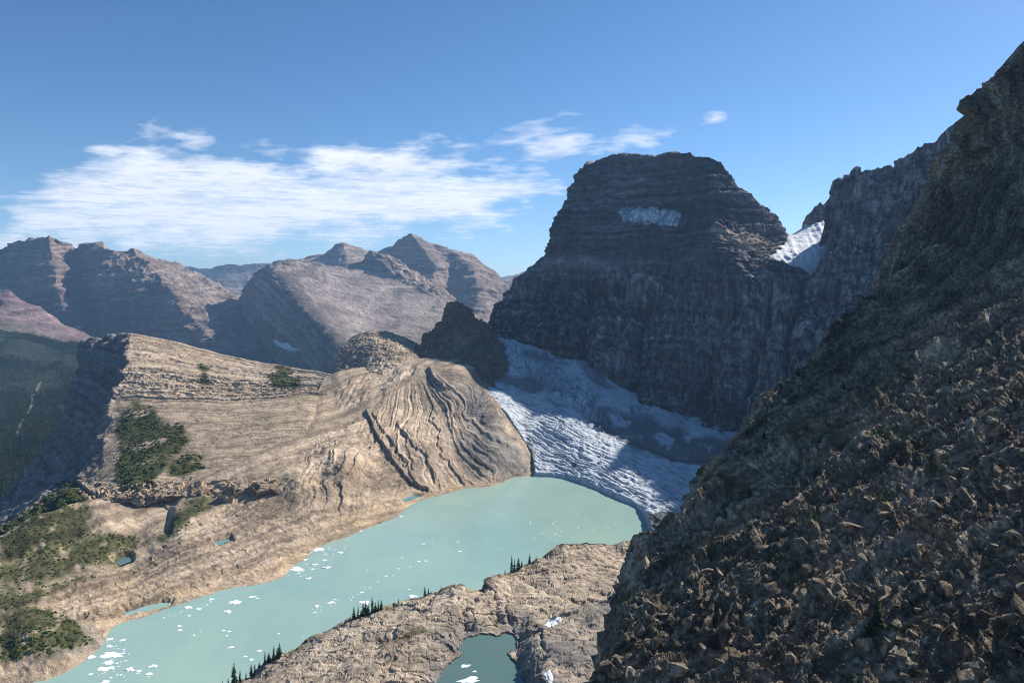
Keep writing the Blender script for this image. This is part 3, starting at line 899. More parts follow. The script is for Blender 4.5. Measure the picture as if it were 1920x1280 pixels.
# ---- shore: slabs, moraine and meadow, from the lake up to the ridge
SHORE = [(-40, 1300), (60, 1272), (150, 1243), (180, 1222), (193, 1205), (190, 1188), (208, 1180), (230, 1176), (262, 1160), (300, 1143), (340, 1132), (372, 1128), (400, 1112), (440, 1103), (480, 1096), (510, 1090),
         (530, 1081), (540, 1070), (550, 1062), (560, 1054), (572, 1047), (580, 1038), (594, 1028), (640, 1012), (690, 990), (720, 980), (742, 970), (768, 950), (800, 934), (835, 922), (880, 914), (930, 904), (965, 894), (1002, 886), (1030, 878)]
ctrl = [(x, y, 0) for x, y in SHORE[::2]] + [(x + 22, y + 30, -9) for x, y in SHORE[::3]]
ctrl += [(100, 1130, 8), (200, 1120, 7), (300, 1085, 10), (400, 1045, 12), (500, 1015, 14), (600, 982, 14), (700, 945, 11), (770, 925, 6), (330, 1010, 20), (420, 952, 30), (520, 930, 38), (600, 900, 47), (690, 900, 30),
         (560, 860, 66), (640, 822, 80), (690, 772, 106), (640, 760, 113), (760, 822, 70), (735, 850, 54), (690, 850, 58), (650, 872, 62), (790, 880, 27), (805, 902, 14), (860, 880, 20), (930, 862, 32), (985, 850, 26), (850, 800, 75), (850, 850, 38), (800, 850, 48), (900, 800, 72),
         (560, 892, 58), (490, 890, 57), (420, 895, 55), (340, 900, 51), (250, 900, 46), (200, 920, 43),
         (960, 800, 62), (850, 740, 125), (800, 690, 172), (800, 770, 98), (900, 722, 136), (930, 760, 104), (700, 730, 136), (640, 712, 152), (760, 696, 166), (260, 1020, 9), (235, 1052, 5), (150, 1000, 22), (100, 1060, 10), (0, 1060, 12),
         (0, 1130, 10), (60, 1100, 8), (60, 1165, 17), (120, 1190, 13), (20, 1225, 10), (100, 960, 42), (0, 1010, 26), (200, 975, 30), (350, 950, 33), (-100, 1060, 12), (-100, 1180, 12), (870, 690, 172), (1000, 790, 40), (1010, 840, 12)]
nx, ny = 900, 560
X, Yp = np.meshgrid(np.linspace(-120, 1035, nx), 1310 - (1310 - 672) * np.linspace(0, 1, ny))
H = tps(ctrl, X, Yp)
q2 = np.stack([X, Yp, 0 * X], -1)
B = Wh(X, Yp, np.minimum(H, 250))
# the folded slabs: lines fan out from the head of the slope down to the water
dome = zone(X, Yp, [(688, 778), (720, 740), (800, 695), (880, 700), (940, 760), (1010, 880), (930, 906), (820, 925), (770, 900), (720, 850)], 7)
lowr = zone(X, Yp, [(60, 1150), (150, 1085), (260, 1060), (330, 1000), (420, 940), (500, 920), (560, 890), (570, 830), (680, 775), (730, 850), (800, 905), (830, 925), (560, 1060), (300, 1160), (190, 1200), (100, 1160)], 10, 10 * fbm(q2 / 50, 4, off=2))
rib = zone(X, Yp, [(622, 735), (650, 712), (760, 682), (800, 690), (700, 752), (640, 765)], 9)
w1, w2 = fbm(q2 / 70, 4, off=5), fbm(q2 / 22, 4, off=6)
ang = np.arctan2(Yp - 655, X - 770)
rad = np.hypot(Yp - 655, X - 770)
s_fan = -ang * 190 + 16 * w1 + 3.5 * w2 + 9 * np.sin(rad / 26 + 2 * w1) * sstep(30, 140, rad)
along = np.array((447.0, 624.0)) / 767
s_low = (B[..., 0] * along[1] - B[..., 1] * along[0]) * 0.55 + 3 * w1 + 0.8 * w2 + 0.25 * H
s_rib = (X * 0.86 + Yp * 0.55) + 5 * w1 + 2 * w2
swirl = zone(X, Yp, [(560, 840), (690, 790), (740, 870), (770, 920), (640, 960), (560, 940)], 25)
s_sw = X * 0.75 + (Yp - 800) * 0.42 + 18 * np.sin((Yp - 830) / 38 + 1.5 * w1) + 9 * w1 + 1.2 * w2
d = np.zeros_like(H)
d += dome * sstep(0, 150, rad) * (2.1 * strat(s_fan, 9, 3, 0.16) + 2.2 * strat(s_fan, 3.6, 4, 0.25) + 0.6 * w2 + 1.3 * facets(np.stack([s_fan / 7, rad / 16, 0 * X], -1) + 0.2 * w2[..., None]))
d += lowr * (1 - dome) * ((1 - swirl) * (4.2 * strat(s_low, 9, 6, 0.2) + 2.6 * strat(s_low, 3.6, 7, 0.25)) * 0.6 + swirl * (3.4 * strat(s_sw, 12, 6, 0.2) + 2.2 * strat(s_sw, 4.6, 7, 0.25)) + 0.5 * w2 + 1.0 * facets(np.stack([X / 13, Yp / 7, 0 * X], -1) + 0.2 * w2[..., None]))
d += rib * (4.5 * strat(s_rib, 13, 8, 0.3) + 2 * strat(s_rib, 6, 9) + 1.5 * w2)
d += (1 - dome) * (1 - lowr) * (1.6 * w1 + 0.9 * w2)
# two dark steps across the folded slabs
for ln, dp in (([(686, 774), (697, 800), (712, 826), (730, 850), (748, 880), (770, 905), (800, 918)], 4.5), ([(744, 795), (758, 815), (775, 838), (800, 856), (806, 880), (815, 906)], 3), ([(804, 692), (812, 712), (826, 722)], 6),
               ([(700, 780), (740, 840), (765, 880), (775, 905)], 2.5)):
    dd = seg_dist(X + 4 * w2, Yp, ln, False)
    side = X - np.interp(Yp, [a[1] for a in ln], [a[0] for a in ln]) + 4 * w2
    on = (Yp > ln[0][1] - 6) & (Yp < ln[-1][1] + 6)
    d += on * dp * np.where(side > 0, np.exp(-dd / 22), -0.5 * np.exp(-dd / 8)) * sstep(-1.5, 1.5, side) + on * np.where(side <= 0, -0.4 * dp * np.exp(-dd / 10), 0)
# hollows: ravine, amphitheatre, meadow tarn, shore pools
pool = [[(228, 1135), (265, 1128), (305, 1120), (325, 1122), (320, 1132), (270, 1142), (238, 1146)], [(140, 1150), (165, 1148), (160, 1155), (142, 1156)], [(400, 1010), (432, 1003), (436, 1010), (410, 1018)], [(740, 930), (775, 922), (792, 928), (760, 938)],
        [(208, 1046), (225, 1035), (250, 1037), (250, 1048), (225, 1056)]]
LVL = []
for k, pl in enumerate(pool):
    inn = zone(X, Yp, pl, 1) > 0.9
    LVL.append(float(np.percentile((H + d * sstep(-8, 2.5, H))[inn], 12)) - 3.2)
    d -= 7 * zone(X, Yp, pl, 5, 2 * w2)
d -= 5 * np.exp(-seg_dist(X + 12 * w1 + 4 * w2, Yp, [(340, 895), (310, 950), (305, 990)], False) / 14)
d += 2.5 * zone(X, Yp, [(345, 925), (320, 950), (318, 1000), (335, 1000), (400, 930)], 5, 5 * w1)
d *= sstep(-9, 1, H)
Hd = H + d * (0.35 + 0.65 * sstep(0, 6, H))
rim_d = seg_dist(X, Yp + 5 * w1, [(-130, 1020), (0, 985), (60, 945), (150, 930), (430, 868), (560, 798), (610, 700)], False)
Hd -= 5 * sstep(30, 0, rim_d)
P = Wh(X, Yp, np.minimum(H, 250)) + np.stack([0 * X, 0 * X, Hd - np.minimum(H, 250)], -1)
keep = ~((X < np.interp(Yp, [640, 690, 745, 810, 860, 905, 950, 992, 1040], [245, 234, 212, 198, 190, 150, 60, 0, -90]) + 14) & (Yp < 1045))
keep &= (sdist(X, Yp, [(-130, 1320), (-130, 1020), (150, 935), (430, 870), (560, 800), (610, 700), (760, 672), (1000, 672), (1040, 700), (1040, 1320)]) > 0) & (H > -13) & (H < 240)
keep &= ~((X > 300) & (Yp < 670))
z4 = Z4(X.shape)
nn = fbm(q2 / 30, 5, off=9)
SHRUBS2 = [[(0, 1005), (70, 950), (130, 903), (160, 930), (172, 990), (150, 1010), (60, 1040), (0, 1055)], [(-20, 1075), (60, 1030), (120, 1012), (200, 1000), (255, 1002), (262, 1025), (225, 1050), (180, 1062), (120, 1065), (60, 1100), (0, 1110)],
           [(-20, 1118), (60, 1105), (140, 1085), (180, 1078), (90, 1110), (50, 1140), (0, 1150)], [(0, 1150), (60, 1130), (110, 1150), (160, 1180), (175, 1200), (130, 1222), (60, 1225), (0, 1238)],
           [(298, 1010), (330, 960), (360, 935), (395, 932), (385, 960), (340, 990), (320, 1003)]]
g = 0
for pl in SHRUBS2:
    g = np.maximum(g, zone(X, Yp, pl, 8, 12 * nn))
z4[..., 0] = g * 0.9 * sstep(-0.6, 0.1, nn + 0.2)
z4[..., 0] = np.maximum(z4[..., 0], 0.55 * zone(X, Yp, [(410, 905), (470, 890), (545, 885), (540, 905), (480, 915), (420, 930)], 10, 14 * nn) * sstep(0, 0.4, nn))
z4[..., 1] = np.clip((1 - lowr) * (1 - dome) * (1 - rib) * 0.85 + 0.8 * lowr * (1 - swirl) * sstep(0.05, 0.5, fbm(q2 / 45, 3, off=12)), 0, 1)
z4[..., 2] = np.clip(0.8 * dome * zone(X, Yp, [(840, 700), (900, 700), (1010, 880), (960, 900), (900, 880), (850, 840), (900, 800)], 30, 30 * w1) + 0.6 * zone(X, Yp, [(60, 1240), (190, 1225), (195, 1180), (150, 1160), (100, 1200)], 10, 8 * nn), 0, 1)
z4[..., 3] = np.clip(sstep(11, 2, H) * sstep(-0.6, 0.2, nn) * 0.95 + 0.7 * lowr * sstep(0.15, 0.6, fbm(s_low[..., None] * np.array((0.1, 0, 0)) + q2 / 90, 3, off=3)), 0, 1)
GRASS = [[(0, 1010), (100, 1000), (200, 998), (262, 1005), (262, 1030), (225, 1055), (150, 1075), (60, 1110), (0, 1125)], [(0, 1118), (90, 1095), (60, 1140), (110, 1150), (160, 1180), (175, 1205), (100, 1225), (0, 1240)], [(60, 985), (150, 905), (175, 935), (170, 985)]]
for pl in GRASS:
    z4[..., 0] = np.maximum(z4[..., 0], 0.75 * zone(X, Yp, pl, 9, 12 * nn) * sstep(-0.7, 0.2, nn + 0.25))
s_all = s_fan * dome + (1 - dome) * s_low
q = quads(*X.shape, keep)
v, q, (sv, zv) = compact(P.reshape(-1, 3), q, [s_all.ravel(), z4.reshape(-1, 4)])
shore = tag(mesh_obj('shore', v, q, m_tan, None, True, {'s': sv}, zv), 'tan slabs, moraine and folded rock between the lake and the ridges', 'shore', None, 'structure')
# ------------------------------------------------------------------ lake and tarns
def water_mat(name, col, rough=0.14, bump=0.12):
    m = NT(name)
    co = m.coord()
    nm = m.bump(m.math('ADD', m.noise(co, 0.9, 4, 0.6), m.math('MULTIPLY', m.noise(co, 0.12, 3), 1.5)), bump, 0.6)
    v = m.noise(co, 0.006, 4, 0.6, 0.6)
    v2 = m.ramp(m.math('ADD', m.math('MULTIPLY', v, 0.75), m.math('MULTIPLY', m.noise(m.scaled(co, (0.03, 0.008, 0.02), (0, 0, R(35))), 1.0, 5, 0.65), 0.25)), [(0.36, 0.0), (0.62, 1.0)])
    m.principled(m.mix(v2, (col[0] * 0.88, col[1] * 0.92, col[2] * 0.96), (col[0] * 1.10, col[1] * 1.06, col[2] * 1.02)), rough, nm, 0.5, IOR=1.33)
    return m.m


m_lake = water_mat('glacial_water', (0.28, 0.405, 0.345))
m_tarn = water_mat('tarn_water', (0.10, 0.165, 0.145), 0.1, 0.04)
m_pool = water_mat('pool_water', (0.12, 0.30, 0.30), 0.08, 0.03)


def sheet(name, poly, h, mat, label, cat, n=1):
    b = [Wh(x, y, h) for x, y in poly]
    me = bpy.data.meshes.new(name)
    me.from_pydata([tuple(p) for p in b], [], [list(range(len(b)))[::-1]])
    bm = bmesh.new()
    bm.from_mesh(me)
    bmesh.ops.recalc_face_normals(bm, faces=bm.faces)
    for f in bm.faces:
        if f.normal.z < 0:
            f.normal_flip()
    bmesh.ops.triangulate(bm, faces=bm.faces)
    bm.to_mesh(me)
    bm.free()
    me.materials.append(mat)
    o = bpy.data.objects.new(name, me)
    COL.objects.link(o)
    return tag(o, label, cat, None, 'structure')


sheet('lake', [(-60, 1420), (-60, 1290), (150, 1225), (178, 1195), (180, 1172), (290, 1128), (360, 1118), (500, 1080), (498, 1050), (590, 1016), (740, 955), (800, 920), (1000, 876), (1060, 880), (1130, 900), (1230, 950), (1300, 960), (1300, 1100), (900, 1250), (560, 1420)], 0.0,
      m_lake, 'milky turquoise glacial lake dotted with drifting ice', 'lake')
POOLS = [([(220, 1135), (265, 1124), (305, 1116), (330, 1120), (324, 1136), (270, 1146), (232, 1150)], LVL[0], 'narrow turquoise shore pool on the tan slabs near the left end of the lake'),
         ([(395, 1010), (432, 999), (442, 1010), (408, 1022)], LVL[2], 'small pale blue pool on the slabs halfway along the far shore'),
         ([(735, 930), (775, 918), (797, 928), (760, 942)], LVL[3], 'small turquoise inlet pool at the foot of the folded slabs')]
for pl, h, lb in POOLS:
    sheet('pond', pl, h, m_pool, lb, 'pond')
sheet('pond', [(203, 1046), (222, 1031), (252, 1032), (256, 1048), (225, 1060)], LVL[4], m_tarn, 'dark green tarn at the edge of the meadow, lower left', 'pond')

# ------------------------------------------------------------------ glacier
m = NT('glacier_ice')
co = m.coord()
zr, zg, zb, za = m.zone()
fine = m.noise(co, 0.5, 8, 0.65)
big = m.noise(co, 0.03, 5, 0.6)
st = m.noise(m.scaled(co, (0.045, 0.36, 0.1), (0, 0, R(-42))), 1.0, 7, 0.7, 0.4)
ice = m.ramp(m.math('ADD', m.math('MULTIPLY', st, 0.7), m.math('MULTIPLY', fine, 0.3)), [(0.36, (0.17, 0.21, 0.25)), (0.47, (0.52, 0.57, 0.61)), (0.57, (0.80, 0.82, 0.83)), (0.7, (0.88, 0.88, 0.88))])
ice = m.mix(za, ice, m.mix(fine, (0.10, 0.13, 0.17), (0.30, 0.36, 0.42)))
dirt = m.mix(fine, (0.09, 0.09, 0.095), (0.27, 0.265, 0.26))
col = m.mix(zr, ice, dirt)
col = m.mix(zg, col, m.mix(fine, (0.035, 0.035, 0.038), (0.12, 0.115, 0.11)))
col = m.mix(zb, col, m.mix(st, (0.30, 0.46, 0.56), (0.55, 0.68, 0.76)))
nm = m.bump(m.math('ADD', fine, m.math('MULTIPLY', st, 1.6)), 2.2)
m.principled(col, 0.65, nm, 0.3)
m_ice = m.m
m = NT('old_snow')
co = m.coord()
sn = m.noise(co, 0.12, 7, 0.62)
ss = m.noise(m.scaled(co, (0.10, 0.10, 0.012)), 1.0, 6, 0.7, 0.6)
m.principled(m.ramp(m.math('ADD', m.math('MULTIPLY', ss, 0.6), m.math('MULTIPLY', sn, 0.4)), [(0.3, (0.35, 0.38, 0.42)), (0.5, (0.70, 0.73, 0.76)), (0.65, (0.86, 0.87, 0.88))]), 0.7, m.bump(m.math('ADD', sn, ss), 2.5), 0.2)
m_snow = m.m

FRONT = [(985, 905), (1003, 889), (1030, 890), (1060, 894), (1085, 901), (1110, 910), (1140, 922), (1165, 933), (1190, 945), (1206, 955), (1213, 972), (1222, 998)]
ctrl = [(890, 700, 140), (900, 718, 132), (950, 772, 88), (1000, 832, 30), (1003, 880, 8), (935, 635, 218), (960, 660, 192), (1000, 662, 186), (950, 645, 206), (1080, 680, 159), (1150, 725, 108), (1200, 755, 76), (1300, 795, 42), (1390, 825, 24), (1480, 850, 20),
        (1000, 750, 100), (950, 710, 142), (1000, 710, 138), (1050, 720, 118), (1100, 752, 93), (1050, 800, 60), (1150, 832, 40), (1200, 802, 57), (1300, 850, 25), (1250, 905, 14), (1380, 880, 18), (1050, 850, 26), (1100, 870, 22), (1160, 900, 16),
        (1012, 886, 5), (1060, 890, 5), (1110, 906, 5), (1160, 928, 5), (1200, 950, 5), (1215, 970, 8), (1300, 960, 14), (1240, 985, 10), (1450, 950, 14), (860, 690, 150), (900, 760, 105), (940, 830, 40)]
nx, ny = 620, 520
X, Yp = np.meshgrid(np.linspace(855, 1480, nx), 1030 - 410 * np.linspace(0, 1, ny) ** 1.15)
H = np.clip(tps(ctrl, X, Yp), -5, 240)
q2 = np.stack([X, Yp, 0 * X], -1)
B = Wh(X, Yp, H)
w1, w2 = fbm(q2 / 60, 4, off=15), fbm(q2 / 18, 4, off=16)
# crevasse lines: along the ice front below, across the slope in the steps above
c1 = np.array((0.62, -0.78))
s1 = (X * 0.40 - Yp * 0.92) + 6 * w1 + 1.2 * w2
broken = np.clip(zone(X, Yp, [(925, 630), (960, 640), (1000, 680), (1080, 700), (1150, 770), (1130, 800), (1040, 740), (960, 690)], 16, 12 * w1) + zone(X, Yp, [(1130, 750), (1200, 765), (1300, 800), (1380, 830), (1300, 800), (1220, 790)], 7, 8 * w1), 0, 1)
up = sstep(780, 690, Yp)
cre = np.abs(perlin(np.stack([s1 / 7.5, X / 75, 0 * X], -1)))
cre2 = np.abs(perlin(np.stack([s1 / 3.4, X / 34, 0 * X + 5], -1)))
d = 2.6 * sstep(0, 0.25, cre) + 1.5 * sstep(0, 0.3, cre2) + 0.8 * w2 + 1.2 * facets(np.stack([X / 9, Yp / 4.5, 0 * X], -1))
cb = np.abs(fbm(np.stack([X / 22, Yp / 9, 0 * X], -1), 4, off=21))
d = d * (1 - broken) + broken * (12 * sstep(0, 0.5, cb) + 4 * w2 + 9 * facets(np.stack([X / 11, Yp / 5, 0 * X], -1), 3))
low = sstep(0, 1, sdist(X, Yp, FRONT[1:] + [(1300, 985), (1500, 1000), (1500, 600), (860, 600), (860, 690), (950, 778), (996, 850)]) / 3 + 0.5 + 0.35 * w2)
d -= 9 * zone(X, Yp, [(1100, 775), (1180, 830), (1260, 860), (1390, 880), (1390, 830), (1290, 810), (1180, 775)], 14, 8 * w1) * 0.4
# snow hollows
Hd = (H + d) * low - 10 * (1 - low)
P = B + np.stack([0 * X, 0 * X, Hd - H], -1)
z4 = Z4(X.shape)
dz = zone(X, Yp, [(1115, 760), (1160, 772), (1225, 790), (1300, 812), (1390, 826), (1400, 870), (1330, 868), (1240, 862), (1180, 840), (1130, 800)], 8, 9 * w1)
dz = np.maximum(dz, 0.9 * zone(X, Yp, [(905, 700), (960, 706), (1020, 715), (1060, 738), (1010, 742), (960, 728), (915, 715)], 6, 7 * w1))
dz = np.maximum(dz, 0.85 * zone(X, Yp, [(975, 655), (1040, 662), (1080, 672), (1075, 690), (1020, 684), (980, 672)], 6, 6 * w1))
dz = np.maximum(dz, 0.8 * zone(X, Yp, [(1075, 672), (1130, 700), (1140, 730), (1090, 705)], 6, 6 * w1))
light = np.maximum(zone(X, Yp, [(1140, 778), (1158, 776), (1178, 795), (1172, 802), (1152, 798)], 3), zone(X, Yp, [(1222, 815), (1240, 810), (1265, 822), (1262, 834), (1240, 832)], 3))
z4[..., 0] = np.clip(dz * (1 - light), 0, 1) * sstep(-0.9, -0.1, w2 + 0.5 * w1)
dark = np.clip(zone(X, Yp, [(1213, 968), (1240, 958), (1262, 962), (1268, 980), (1240, 1000), (1222, 1002)], 4, 5 * w2) + 0.85 * zone(X, Yp, [(1062, 882), (1070, 872), (1083, 868), (1084, 872), (1072, 882)], 2, 3 * w2)
               + 0.5 * zone(X, Yp, [(985, 800), (1003, 842), (1003, 880), (995, 870), (985, 830)], 5, 8 * w2)
               + 0.75 * sstep(2.2, 0.6, seg_dist(X + 3 * w2, Yp + 3 * w1, [(1108, 795), (1180, 828), (1260, 862), (1340, 872), (1400, 876)], False) * 0.35), 0, 1)
z4[..., 1] = dark
z4[..., 2] = np.clip(sstep(7, 1, sdist(X, Yp, FRONT[1:] + [(1300, 985), (1500, 1000), (1500, 600), (860, 600), (860, 690), (950, 778), (996, 850)])) * (Yp > 880) * 0.2 + broken * 0.35 * sstep(0.1, 0.5, w2 + 0.2), 0, 1)
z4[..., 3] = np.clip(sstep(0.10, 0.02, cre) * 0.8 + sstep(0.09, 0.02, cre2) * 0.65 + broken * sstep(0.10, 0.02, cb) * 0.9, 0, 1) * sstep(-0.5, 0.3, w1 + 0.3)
keep = (sdist(X, Yp, [(858, 705), (895, 690), (925, 625), (975, 640), (1080, 655), (1200, 735), (1310, 765), (1400, 800), (1478, 830), (1478, 1010), (1225, 1025), (990, 925), (985, 880), (930, 790), (880, 735)]) > 0) & (Hd > -9.5)
q = quads(*X.shape, keep)
v, q, (zv, sv) = compact(P.reshape(-1, 3), q, [z4.reshape(-1, 4), s1.ravel()])
glacier = tag(mesh_obj('glacier', v, q, m_ice, None, True, {'s': sv}, zv), 'crevassed blue-white glacier with grey debris, running down to the turquoise lake', 'glacier')

# ------------------------------------------------------------------ snow on the mountains
m = NT('shaded_ice')  # streaky old ice, its colour darkened to stand in for shade
co = m.coord()
ss = m.noise(m.scaled(co, (0.07, 0.07, 0.012)), 1.0, 7, 0.7, 0.5)
m.principled(m.ramp(ss, [(0.38, (0.13, 0.16, 0.19)), (0.5, (0.30, 0.35, 0.40)), (0.6, (0.62, 0.66, 0.70))]), 0.7, m.bump(ss, 2.5), 0.2)
m_gem = m.m
drape('snow_patch', [(1150, 398), (1170, 394), (1200, 390), (1225, 388), (1255, 393), (1272, 396), (1282, 406), (1270, 420), (1240, 421), (1205, 418), (1175, 414), (1168, 406)], gould, 8, 1.6, m_gem,
      'small hanging glacier on a ledge high on the great dark mountain', 'snow patch', 10, 1.8, wob=7)
G, U, V = loft([[(1480, 530, 1800), (1430, 505, 1835), (1465, 530, 1835), (1495, 548, 1845), (1528, 552, 1855), (1560, 545, 1885)],
                [(1490, 480, 1930), (1446, 475, 1920), (1475, 477, 1920), (1502, 476, 1930), (1532, 472, 1940), (1562, 470, 1960)],
                [(1500, 457, 2080), (1465, 457, 2060), (1492, 453, 2060), (1516, 449, 2070), (1540, 441, 2080), (1565, 441, 2090)],
                [(1510, 436, 2260), (1481, 441, 2230), (1508, 428, 2230), (1532, 420, 2230), (1550, 414, 2230), (1570, 412, 2240)]], 110, 90, [(1478, 441), (1490, 437), (1508, 428), (1525, 420), (1540, 415), (1548, 413), (1552, 416)], [(60, 10), (150, 120)], 10)
N = normals(G)
px, py = PX(G)
P = G + N * (fbm(G / 30, 5, off=2) * 3.5 + 4 * np.abs(perlin(np.stack([px / 14 - py / 30, py / 60, 0 * px], -1))))[..., None]
tag(mesh_obj('snow_patch', P, quads(*P.shape[:2]), m_snow, None, True, {'s': G[..., 2]}, Z4(P.shape[:2])), 'white snowfield in the col between the dark mountain and the grey ridge', 'snow patch')
drape('snow_patch', [(510, 633), (522, 640), (540, 645), (560, 655), (552, 659), (530, 652), (515, 645)], mid_m, 14, 1.6, m_snow, 'grey snow streak in the shadow below the distant cliff, left of centre', 'snow patch', 4, 1)
drape('snow_patch', [(133, 622), (141, 613), (152, 611), (150, 617), (143, 622)], allen, 14, 1.4, m_snow, 'tiny snow patch at the foot of the left distant mountain', 'snow patch', 3, 1, wob=1)
# ------------------------------------------------------------------ near rock shelf at the bottom, with a tarn
m_slab = rock_mat('slab_rock', (0.21, 0.165, 0.12), (0.40, 0.32, 0.235), (0.56, 0.46, 0.345), 1.8, s_scale=0.25, veg=(0.07, 0.07, 0.025), scree=(0.33, 0.26, 0.185), extra=(0.20, 0.185, 0.17), bump=0.5, band=0.4, speck=0.5)
RIM = [(400, 1310, 500), (440, 1280, 519), (530, 1226, 543), (600, 1187, 565), (690, 1150, 586), (760, 1122, 600), (862, 1102, 612), (905, 1104, 622), (960, 1067, 670), (1010, 1042, 700), (1085, 1018, 722), (1160, 1020, 735), (1240, 1000, 765), (1330, 960, 790)]
SH = [RIM,
      [(430, 1350, 470), (500, 1290, 490), (570, 1250, 510), (650, 1215, 525), (740, 1175, 545), (800, 1155, 560), (870, 1140, 570), (930, 1128, 590), (985, 1105, 625), (1040, 1080, 650), (1100, 1060, 675), (1170, 1060, 690), (1250, 1040, 715), (1340, 1000, 740)],
      [(470, 1400, 411), (550, 1340, 433), (620, 1300, 456), (700, 1270, 476), (780, 1235, 500), (830, 1212, 520), (870, 1193, 548), (950, 1192, 556), (1000, 1165, 560), (1060, 1140, 574), (1120, 1120, 595), (1190, 1110, 606), (1260, 1090, 629), (1350, 1060, 660)],
      [(520, 1470, 370), (600, 1410, 398), (670, 1370, 416), (740, 1340, 434), (800, 1300, 462), (840, 1270, 490), (880, 1250, 516), (950, 1260, 508), (1010, 1240, 484), (1070, 1220, 493), (1130, 1200, 508), (1200, 1190, 515), (1280, 1170, 530), (1360, 1140, 560)],
      [(560, 1540, 340), (640, 1490, 360), (700, 1450, 380), (760, 1420, 395), (810, 1380, 420), (850, 1350, 450), (890, 1340, 456), (960, 1350, 450), (1030, 1340, 415), (1090, 1310, 430), (1150, 1290, 440), (1220, 1270, 450), (1300, 1250, 460), (1380, 1220, 480)],
      [(640, 1800, 250), (720, 1760, 265), (760, 1720, 275), (800, 1690, 290), (840, 1650, 305), (870, 1620, 320), (900, 1600, 325), (970, 1610, 325), (1040, 1600, 310), (1100, 1570, 320), (1170, 1550, 330), (1240, 1530, 335), (1320, 1500, 345), (1400, 1470, 360)]][::-1]
RIM_TOP = [(395, 1312), (425, 1290), (445, 1277), (470, 1265), (490, 1247), (512, 1236), (530, 1226), (560, 1208), (600, 1187), (640, 1170), (660, 1158), (690, 1150), (712, 1141), (745, 1129), (775, 1117), (800, 1113), (830, 1105), (852, 1098),
           (866, 1097), (874, 1104), (888, 1107), (905, 1103), (914, 1096), (915, 1088), (925, 1082), (945, 1075), (960, 1068), (975, 1062), (1000, 1050), (1018, 1043), (1036, 1028), (1045, 1020), (1062, 1016), (1080, 1018), (1093, 1016), (1100, 1014),
           (1115, 1017), (1135, 1017), (1150, 1021), (1160, 1018), (1167, 1012), (1180, 1010), (1205, 1004), (1240, 998), (1330, 955)]
G, U, V = loft(SH, 620, 420, RIM_TOP, [(12, 12), (40, 60), (80, 120)], 40, smu=0.35, smv=0.4)
N = normals(G)
px, py = PX(G)
w1, w2 = fbm(G / 40, 4, off=31), fbm(G / 11, 4, off=32)
bed = G[..., 2] * 1.0 + 0.20 * G[..., 0] - 0.12 * G[..., 1] + 3 * w1
f1, f2, cv = cells(G * np.array((1 / 16, 1 / 11, 1 / 12)) + 0.25 * w2[..., None])
g1, g2, gv = cells(G / 4.5 + 0.3 * w2[..., None], 5)
d = 3.0 * w1 + 0.6 * w2 + 2.2 * facets(G * np.array((1 / 30, 1 / 19, 1 / 22)) + 0.2 * w2[..., None]) + 0.45 * facets(G / 8 + 0.2 * w2[..., None], 5) + 0.2 * (gv - 0.5) - 1.0 * sstep(0.10, 0.0, f2 - f1) + 2.2 * strat(bed, 6, 8, 0.25) + 1.2 * strat(bed, 2.3, 9, 0.3)
for ln, dp, w in (([(975, 1088), (1000, 1098), (1040, 1112), (1070, 1128), (1090, 1132)], 5, 9), ([(1090, 1132), (1130, 1120), (1160, 1095), (1200, 1080)], 3, 6), ([(905, 1106), (885, 1125), (868, 1150), (872, 1180), (890, 1200)], 5, 9), ([(925, 1110), (930, 1150), (945, 1200)], 4, 6),
                  ([(945, 1125), (950, 1160), (962, 1195)], 4, 5), ([(965, 1200), (985, 1195), (1010, 1175), (1035, 1165)], 4, 8), ([(690, 1210), (760, 1185), (800, 1165), (850, 1140)], 2.5, 5), ([(560, 1255), (640, 1235), (720, 1200)], 2.5, 6),
                  ([(1012, 1190), (1018, 1215), (1030, 1225)], 4, 5), ([(1190, 1080), (1130, 1130), (1085, 1180), (1060, 1215)], 3, 7)):
    dd = seg_dist(px + 6 * w2, py + 6 * w2, ln, False)
    d -= dp * np.exp(-dd / w * 1.3)
    d += 0.6 * dp * np.exp(-dd / 26)
d *= np.where(V > len(SH) - 1.02, 0.75, 1.0)
P = G + (N * np.array((1, 1, 0.8))) * d[..., None]
tarn = [(870, 1204), (905, 1195), (935, 1204), (965, 1198), (972, 1215), (955, 1235), (958, 1245), (985, 1262), (1010, 1272), (1030, 1300), (1000, 1400), (840, 1400), (840, 1330), (822, 1283), (830, 1255), (862, 1240), (856, 1218)]
tz = zone(px, py, tarn, 3, 9 * w2 + 5 * w1)
P[..., 2] = np.where(tz > 0.01, P[..., 2] * (1 - tz) + np.minimum(P[..., 2], 57.0) * tz, np.maximum(P[..., 2], np.where((V < len(SH) - 1) & (sdist(px, py, tarn) > -40) & (V > 0.9), 63.2 + 0.6 * w2, -99)))
z4 = Z4(G.shape[:2])
z4[..., 2] = np.clip(0.9 * sstep(-60, -5, sdist(px, py, tarn) + 30 * w1) + 0.8 * zone(px, py, [(1120, 1130), (1240, 1080), (1300, 1100), (1180, 1280), (1040, 1280), (1000, 1230)], 25, 20 * w1), 0, 1) * sstep(-0.6, 0.2, w1 + w2 + 0.3)
z4[..., 1] = 0.7 * sstep(0.1, 0.6, w1 + 0.4 * w2)
z4[..., 0] = np.clip(0.75 * sstep(16, 2, py - np.interp(px, [p[0] for p in RIM_TOP], [p[1] for p in RIM_TOP])) * sstep(-0.2, 0.4, w2) + 0.7 * zone(px, py, [(720, 1195), (800, 1170), (810, 1180), (730, 1206)], 5, 7 * w2) * sstep(-0.1, 0.3, w2), 0, 1)
shelf = finish('rock_shelf', G, U, V, P, bed, z4, m_slab, 'pale cracked rock shelf with a small tarn, between the lake and the near slope', 'rock shelf', smooth=False)
